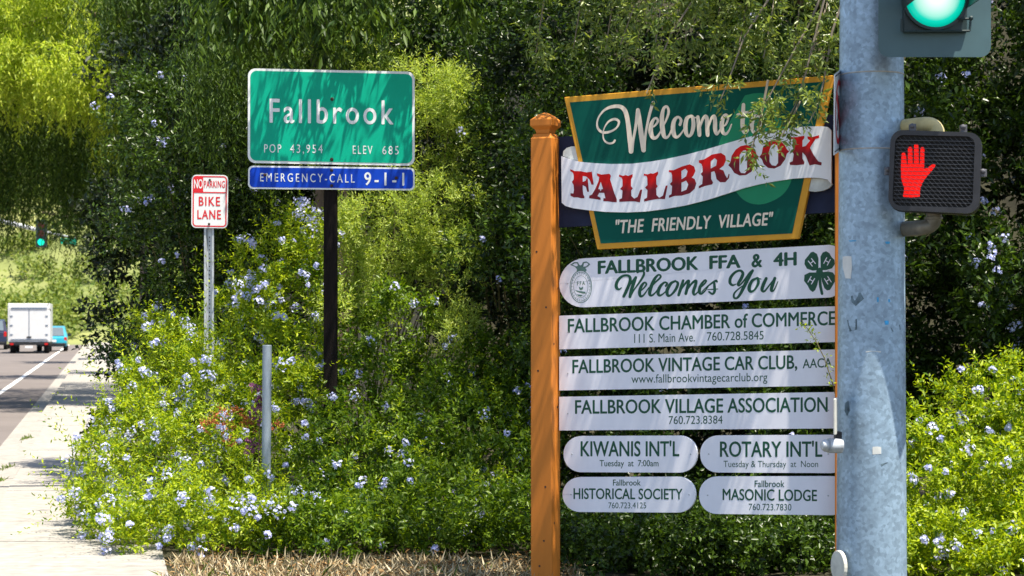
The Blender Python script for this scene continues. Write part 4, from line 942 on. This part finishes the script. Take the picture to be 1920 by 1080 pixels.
# right of the pole, and under the boards
TABS3 = [(12.6, [(1690, 990), (1800, 960), (1990, 950), (2300, 950)]), (13.1, [(1680, 880), (1760, 850), (1850, 830), (2010, 830), (2300, 830)]),
         (13.7, [(1670, 800), (1760, 760), (1850, 745), (2020, 740), (2300, 740)]), (14.4, [(1680, 740), (1780, 690), (1880, 670), (2040, 660), (2300, 660)])]
C3, R3 = layered(TABS3, 4, .22, .21, rg)
sh3 = shrub('plumbago_shrub', 'bright flowering shrub right of the thick steel pole', 'flowering shrub', C3, R3, LM['plumbago'], 40, 9, .058, .40, rg, group='flowering shrubs', up=.5)
n = 160; idx = rg.choice(len(C3), n); d = rg.normal(scale=.5, size=(n, 3)) + np.array([-.1, -.4, .7])
shoots(sh3, C3[idx] + unit(d) * R3[idx][:, None] * .6, d, rg.uniform(.2, .42, n), LM['plumbago'], rg)
S = bloom_sites(C3, R3, 230, rg); V, T = florets(S, rg.uniform(.022, .058, len(S)), 17, .015, rg); np_mesh('blossoms', V, T, LM['bloom'], sh3)

# ---- hedges behind
def wall_clumps(x0, x1, ytop, ybot, D, rng, r=.32, dens=1.0, wob=.45):
    """clump centres over a bulging leafy wall"""
    pxm = F / D; area = (x1 - x0) * (ybot - ytop) / pxm ** 2; n = int(area / (r * r) * .85 * dens)
    xs_ = rng.uniform(x0, x1, n); ys_ = rng.uniform(ytop, ybot, n)
    dd = D + wob * (np.sin(xs_ * .021 + ys_ * .011 + D) * .6 + np.sin(ys_ * .026 - xs_ * .008) * .6) + rng.normal(scale=.18, size=n)
    return pxl(np.column_stack([xs_, ys_, dd])), r * rng.uniform(.65, 1.25, n)
def hedge(name, label, x0, x1, ytop, ybot, D, m, rng, ln=.074, wd=.44, n=40, k=8, layers=3, blooms=0, r=.32, wob=.45, grp='shrubs of the hedge behind the signs', **kw):
    Cs, Rs = [], []
    for l in range(layers):
        c, q = wall_clumps(x0 - 10 * l, x1 + 10 * l, ytop, ybot, D + .75 * l, rng, r, (.72, .62, .6)[l], wob); Cs.append(c); Rs.append(q)
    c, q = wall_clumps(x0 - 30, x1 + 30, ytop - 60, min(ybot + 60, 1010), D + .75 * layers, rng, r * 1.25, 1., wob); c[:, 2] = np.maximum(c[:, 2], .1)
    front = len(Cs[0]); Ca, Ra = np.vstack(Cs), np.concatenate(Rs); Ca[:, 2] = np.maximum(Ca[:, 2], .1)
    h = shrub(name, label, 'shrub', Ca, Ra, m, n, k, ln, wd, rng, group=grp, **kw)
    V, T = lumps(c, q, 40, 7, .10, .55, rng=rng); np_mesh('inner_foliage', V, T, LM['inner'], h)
    if blooms:
        S = bloom_sites(Ca[:front], Ra[:front], blooms, rng); V, T = florets(S, rng.uniform(.03, .055, len(S)), 15, .0145, rng); np_mesh('blossoms', V, T, LM['bloom'], h)
    return h
rh = np.random.default_rng(21)
hedge('hedge_shrub', 'dark leafy shrub behind the welcome sign', 1000, 1620, -60, 1010, 15.6, LM['hedge'], rh, blooms=26)
hedge('hedge_shrub', 'dark leafy shrub behind the pedestrian signal', 1600, 2460, -60, 900, 16.0, LM['hedge'], rh, blooms=190, ln=.085)
hedge('hedge_shrub', 'dark small-leaved shrub between the green town sign and the welcome sign', 850, 1080, -60, 760, 17.6, LM['hedge'], rh, blooms=14, ln=.066, wob=.6)
hedge('hedge_shrub', 'dark shrub at the edge of the pavement behind the parking sign', 225, 520, 130, 800, 19.8, LM['hedge'], rh, blooms=40, ln=.07, wob=.6)
hedge('hedge_shrub', 'dark tall shrub filling the gap above the green town sign', 370, 960, -190, 520, 20.6, LM['hedge'], rh, ln=.085, layers=2)
TABS4 = [(13.0, [(1066, 1048), (1200, 1040), (1400, 1046), (1590, 1040)]), (13.35, [(1062, 1010), (1200, 1000), (1400, 1000), (1590, 1005)]), (13.9, [(1062, 985), (1300, 965), (1640, 975)]), (14.5, [(1062, 930), (1300, 915), (1640, 920)])]
C4, R4 = layered(TABS4, 3, .2, .19, rh)
shrub('low_shrub', 'low dark glossy shrub growing under the name boards', 'shrub', C4, R4, LM['hedge'], 40, 8, .055, .5, rh, up=.4)
# lacy bright shrub seen right of and under the town sign
c, q = wall_clumps(600, 880, 90, 640, 17.5, rh, .26, 2.2, .25)
f_ = ((16.9 + np.clip((c[:, 2] - .4) * .42, 0, 1.9)) / 17.5)[:, None]        # the shrub leans back as it rises
c = (c - np.array([0, 0, EYE])) * f_ + np.array([0, 0, EYE])
h = shrub('lacy_shrub', 'pale lacy yellow-green shrub behind the green town sign', 'shrub', c, q, LM['lacy'], 34, 12, .055, .22, rh, up=.5, spread=.8)
# darker tree crown over the middle of the picture
def tree(name, label, base, trunk_top, limbs, m, C, Rr, n, k, ln, wd, rng, r0=.14, **kw):
    root = thing(name, base, label, 'tree'); b = MB(); bs = Vector(base); tt = Vector(trunk_top)
    b.tube([bs - Vector((0, 0, .2)), bs.lerp(tt, .35) + Vector((.05, .03, 0)), bs.lerp(tt, .7) - Vector((.04, 0, 0)), tt], [r0 * 1.25, r0, r0 * .9, r0 * .75], 12)
    for l in limbs:
        pts = [tt] + [Vector(q) for q in l]; k2 = len(pts); b.tube(pts, [r0 * .6 * (1 - i / k2) + .008 for i in range(k2)], 8)
    b.build('trunk', M['bark'], root, smooth=True)
    V, T = lumps(C, Rr, n, k, ln, wd, rng=rng, **kw); np_mesh('crown', V, T, m, root); return root
# oak: trunk behind the hedge right of the welcome sign; crown roofs over the sign and the hedge
ro_ = np.random.default_rng(5)
cc = []
for _ in range(680):
    x, y, z = ro_.uniform(-1.3, 5.6), ro_.uniform(12.9, 19), ro_.uniform(4.75, 6.4)
    if x < .5 and (y < (12.8 if x > -.6 else 13.4) or y > 15.6): continue
    if x < .5 and ro_.random() < .3: continue
    if x > 2.9 and y < 14.6: continue
    cc.append((x, y, z))
for _ in range(60):
    x, y, z = ro_.uniform(.35, 2.35), ro_.uniform(11.2, 12.9), ro_.uniform(3.85, 4.7)
    cc.append((x, y, z + .25 * max(0, y - 11.6)))
cc = np.array(cc); cr = ro_.uniform(.28, .5, len(cc))
oak = tree('oak_tree', 'dark small-leaved tree hanging over the top of the welcome sign', (3.1, 17.6, 0), (2.9, 16.6, 3.9),
     [[(2.6, 15, 4.8), (2.2, 13, 5.2), (2.0, 11.6, 5.0)], [(1.6, 15.8, 4.9), (.2, 15.2, 5.3)], [(3.6, 15.6, 5.0), (4.4, 14.4, 5.4)], [(2.9, 17.2, 5.3)]], LM['oak'], cc, cr, 26, 8, .055, .36, ro_)
# its boughs hanging in front of the sign
br_ = []; tw_b, tw_d, tw_l = [], [], []
def bough(pts, D0, D1, n, spread=.5, side=None):
    k = len(pts); q = [P(x, y, D0 + (D1 - D0) * i / (k - 1)) for i, (x, y) in enumerate(pts)]
    br_.append((q, [.006 * (1 - i / k) + .002 for i in range(k)]))
    for _ in range(n):
        t = ro_.uniform(.1, 1) * (k - 1); i = min(int(t), k - 2); p = q[i].lerp(q[i + 1], t - i); d = (q[i + 1] - q[i]).normalized()
        d = np.array(d) * .5 + ro_.normal(scale=spread, size=3) + np.array([0, -.1, -.15]); tw_b.append(p); tw_d.append(d); tw_l.append(ro_.uniform(.08, .2))
        if rnd.random() < .8: tw_b.append(p + Vector(ro_.normal(scale=.05, size=3))); tw_d.append(d + ro_.normal(scale=.6, size=3)); tw_l.append(ro_.uniform(.08, .2))
bough([(1560, -60), (1520, 40), (1478, 115), (1440, 185), (1418, 218)], 11.5, 11.45, 14, .4)
bough([(1560, -60), (1530, 60), (1510, 140), (1490, 200), (1470, 235)], 11.45, 11.4, 18)
bough([(1600, -60), (1560, 60), (1545, 150), (1530, 205), (1515, 232)], 11.4, 11.35, 13)
bough([(1330, -80), (1300, 0), (1260, 60), (1230, 130), (1212, 175)], 11.6, 11.5, 13, .35)
bough([(1480, -80), (1440, 0), (1395, 70), (1370, 140), (1350, 190)], 11.6, 11.5, 14)
bough([(1440, 150), (1425, 230), (1412, 270), (1398, 300)], 11.45, 11.4, 7, .3)
bough([(1500, 190), (1478, 235), (1465, 255)], 11.42, 11.36, 6, .3)
for x0 in (1190, 1240, 1290, 1350, 1400, 1450, 1500, 1550, 1590):
    bough([(x0 + 40, -130), (x0 + 15, -60), (x0, 10), (x0 - 15 + ro_.uniform(-15, 15), 60 + ro_.uniform(0, 60))], 11.7 + ro_.uniform(-.2, .3), 11.6 + ro_.uniform(-.2, .3), 34)
for x0 in (1020, 1090, 1150, 1210):
    bough([(x0 + 60, -130), (x0 + 15, -60), (x0, 0), (x0 - 15, 50 + ro_.uniform(0, 50))], 12.6, 12.8, 22)
for q in br_: stems(oak, [q], M['twig'], 'bough')
V, T = twigs(np.array(tw_b), np.array(tw_d), np.array(tw_l), 9, .060, .32, spread=.8, rng=ro_); np_mesh('bough_leaves', V, T, LM['bough'], oak)
# vine up the pole side of the name boards
vn = thing('climbing_vine', P(1572, 1000, 11.8), 'thin leafy vine shoot climbing beside the steel pole over the white boards', 'vine'); vn.location.z = 0; BASE[vn.name].z = 0
vp = [P(x, y, 11.78) for x, y in ((1580, 1100), (1577, 900), (1572, 760), (1560, 715), (1545, 670), (1530, 640), (1515, 618), (1503, 600))]
stems(vn, [(vp, [.006, .005, .004, .004, .003, .003, .002, .002])])
tb, td = [], []
for a, b_ in zip(vp[1:-1], vp[2:]):
    for _ in range(4): tb.append(a.lerp(b_, rnd.random())); td.append(ro_.normal(size=3) + np.array([0, -.3, .3]))
V, T = twigs(np.array(tb), np.array(td), np.full(len(tb), .05), 4, .030, .42, rng=ro_); np_mesh('foliage', V, T, LM['plumbago'], vn)

# ---- pepper tree, far left, trailing over the road; second one overhanging the town sign
def pepper(name, label, base, top, limbs, groups, rng, r0=.25):
    root = thing(name, base, label, 'tree'); b = MB(); bs, tt = Vector(base), Vector(top)
    b.tube([bs - Vector((0, 0, .2)), bs.lerp(tt, .4) + Vector((.1, 0, 0)), tt], [r0 * 1.3, r0, r0 * .8], 12)
    for l in limbs:
        pts = [tt] + [Vector(q) for q in l]; b.tube(pts, [r0 * .5 * (1 - i / len(pts)) + .012 for i in range(len(pts))], 8)
    b.build('trunk', M['bark'], root, smooth=True)
    for nm, m, tops, lens, k, ln, wd in groups:
        V, T = strands(np.asarray(tops), np.asarray(lens), k, ln, wd, rng=rng); np_mesh(nm, V, T, m, root)
    return root
rp_ = np.random.default_rng(8)
def strand_tops(n, x0, x1, y0, y1, D0, D1, rng):
    return pxl(np.column_stack([rng.uniform(x0, x1, n), rng.uniform(y0, y1, n), rng.uniform(D0, D1, n)]))
def clumpy(n_c, per, x0, x1, y0, y1, D0, D1, rng, spread=.28):
    c = strand_tops(n_c, x0, x1, y0, y1, D0, D1, rng); return np.repeat(c, per, 0) + rng.normal(scale=spread, size=(n_c * per, 3)) * np.array([1, 1, .7])
def lobe(n, x0, x1, y0, y1, D0, D1, rng): return strand_tops(n, x0, x1, y0, y1, D0, D1, rng)
bright = np.vstack([lobe(70, -170, 250, -120, 190, 40, 43, rp_), lobe(22, 100, 290, 70, 260, 39.5, 42, rp_)])
br_r = rp_.uniform(.35, .75, len(bright))
hang = np.repeat(bright, 26, 0) + rp_.normal(scale=.38, size=(len(bright) * 26, 3)) * np.array([1, 1, .5])
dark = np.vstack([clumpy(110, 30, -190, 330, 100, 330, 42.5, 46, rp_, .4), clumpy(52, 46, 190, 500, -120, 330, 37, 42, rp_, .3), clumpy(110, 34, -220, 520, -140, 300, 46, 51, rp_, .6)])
trail = np.vstack([strand_tops(60, 85, 215, 390, 450, 42, 45, rp_), strand_tops(120, -60, 205, 290, 380, 42, 44, rp_)])
bx = R(2.3, 43)
pt = pepper('pepper_tree', 'big weeping tree with yellow-green trailing foliage over the road at left', tuple(bx), tuple(bx + Vector((-.8, -.3, 5.4))),
       [[tuple(P(300, 60, 42)), tuple(P(150, 20, 41.5)), tuple(P(0, 60, 41.5))], [tuple(P(250, 150, 44)), tuple(P(80, 130, 44))], [tuple(P(400, 0, 40)), tuple(P(420, -60, 39))]],
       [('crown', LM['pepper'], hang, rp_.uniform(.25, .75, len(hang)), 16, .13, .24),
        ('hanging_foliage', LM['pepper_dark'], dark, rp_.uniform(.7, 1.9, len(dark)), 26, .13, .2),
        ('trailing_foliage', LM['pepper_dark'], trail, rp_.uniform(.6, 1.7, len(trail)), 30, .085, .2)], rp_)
V, T = lumps(bright, br_r, 60, 8, .14, .26, up=.1, droop=.5, rng=rp_); np_mesh('top_foliage', V, T, LM['pepper'], pt)
# two more roadside trees farther along; their limbs stripe the pavement with shade
for i, (D, lab) in enumerate(((62, 'dark roadside tree standing behind the big weeping tree'), (84, 'farthest dark roadside tree, beyond the two weeping trees'))):
    bx = R(1.7, D); C_ = []
    for _ in range(46): C_.append(R(rp_.uniform(-1.6, 4.5), D + rp_.uniform(-1.6, 1.6), rp_.uniform(4.8, 10)))
    C_ = np.array(C_); tree('roadside_tree', lab, tuple(bx), tuple(bx + Vector((0, 0, 4.4))), [[tuple(R(u, D + dy, z)) for u, dy, z in l] for l in ([(.4, -.3, 5.6), (-2.6, -.4, 6.2)], [(2.6, .4, 6.2), (3.6, .6, 8)], [(1.4, 0, 7), (1, .2, 9)])], LM['hedge'], C_, rp_.uniform(.6, 1.1, len(C_)), 30, 7, .24, .5, rp_, r0=.2)
t2 = np.vstack([clumpy(26, 16, 400, 700, -120, 0, 16.6, 17.8, rp_, .2), clumpy(19, 8, 520, 900, -190, -40, 15.3, 15.75, rp_, .08)])
t3 = clumpy(48, 34, 380, 700, -100, 160, 18.2, 20.5, rp_, .17)
bx = R(2.2, 19.5)
pepper('pepper_tree', 'weeping tree hanging above the green town sign', tuple(bx), tuple(bx + Vector((0, -.4, 4.4))),
       [[tuple(P(640, -60, 17.5)), tuple(P(600, -90, 15.8))], [tuple(P(760, -60, 18)), tuple(P(850, -80, 16))], [tuple(P(500, 0, 19))], [tuple(R(1.2, 18.9, 5.3)), tuple(R(-.6, 18.6, 5.6)), tuple(R(-3.2, 18.9, 5.5))]],
       [('crown', LM['pepper_dark'], t2, rp_.uniform(.2, .5, len(t2)), 10, .13, .24), ('hanging_foliage', LM['pepper_dark'], t3, rp_.uniform(.5, 1.1, len(t3)), 24, .07, .2)], rp_, r0=.18)

# ---- ground cover
def blades(n, pts_fn, hgt, m, name, rng, kind='stuff'):
    p = pts_fn(n); n = len(p); a = rng.normal(scale=.75, size=(n, 3)); a[:, 2] = np.abs(a[:, 2]) * .6 + .35
    V, T = leaves(p, a, rng.normal(size=(n, 3)), rng.uniform(.25, 1.5, n) ** 1.3 * hgt, np.full(n, .0034), fold=.02, curl=.25)
    return props(np_mesh(name, V, T, m), kind=kind)
def front_pts(n):
    Y = rg.uniform(12.3, 13.85, n); px = 300 + 800 * rg.random(n) ** 1.15; keep = px
    X = (keep - 960) / F * Y; u = X + RS * Y; u = np.maximum(u, .34 + rg.random(n) ** .6 * .35); X = u - RS * Y
    q = np.sin(X * 7.3 + 2) * np.sin(Y * 9.1) + np.sin(X * 17 + Y * 13) * .6 + rg.normal(scale=.35, size=n)
    return np.column_stack([X, Y, np.full(n, -.01)])[q > -.05]
LM['straw'] = leaf_mat('dry_straw', (.28, .20, .10), (.78, .68, .46), .25, .7, .2, tcol=(1, 1, .9))
LM['weed'] = leaf_mat('weed_leaf', (.09, .15, .02), (.16, .21, .04), .35, .5, .3)
blades(8500, front_pts, .075, LM['straw'], 'dry_grass', rg)
LM['litter'] = leaf_mat('dead_leaf', (.10, .05, .02), (.36, .22, .09), .15, .7, .2, tcol=(1, 1, .9))
lp = front_pts(5200); lp = lp + np.column_stack([np.zeros(len(lp)), rg.uniform(-.3, .9, len(lp)), rg.uniform(.005, .03, len(lp))])
V, T = leaves(lp, rg.normal(size=lp.shape) * np.array([1, 1, .25]), rg.normal(scale=.35, size=lp.shape) + np.array([0, 0, 1]), rg.uniform(.025, .06, len(lp)), rg.uniform(.012, .026, len(lp)))
props(np_mesh('fallen_leaves', V, T, LM['litter']), kind='stuff')
blades(420, front_pts, .09, LM['weed'], 'green_weeds', rg)
for i, (u, Y) in enumerate(((-1.10, 22.5), (-1.10, 28.), (-1.10, 20.6))):
    c = R(u, Y, -.005); n = 60
    V, T = leaves(np.array(c) + rg.normal(scale=(.025, .14, .004), size=(n, 3)), rg.normal(size=(n, 3)) + np.array([0, 0, .8]), rg.normal(size=(n, 3)), rg.uniform(.03, .08, n), np.full(n, .014))
    props(np_mesh('kerb_weed', V, T, LM['weed'], None, c), ['green weed in the kerb joint, middle of three', 'green weed in the kerb joint, farthest of three', 'green weed in the kerb joint, nearest of three'][i], 'weed', 'weeds along the kerb')
# scrub on the far hillside
rs_ = np.random.default_rng(17); n = 520
hy = rs_.uniform(150, 330, n); hx = (rs_.uniform(-160, 560, n) - 960) / F * hy
hc = np.column_stack([hx, hy, [hill_z(a, b_) + .5 for a, b_ in zip(hx, hy)]]); hr_ = rs_.uniform(.9, 2.6, n)
LM['scrub'] = leaf_mat('hill_scrub_leaf', (.07, .13, .02), (.25, .29, .07), .3, .7, .2)
V, T = lumps(hc, hr_, 26, 6, .55, .5, rng=rs_); props(np_mesh('hillside_scrub', V, T, LM['scrub']), kind='stuff')
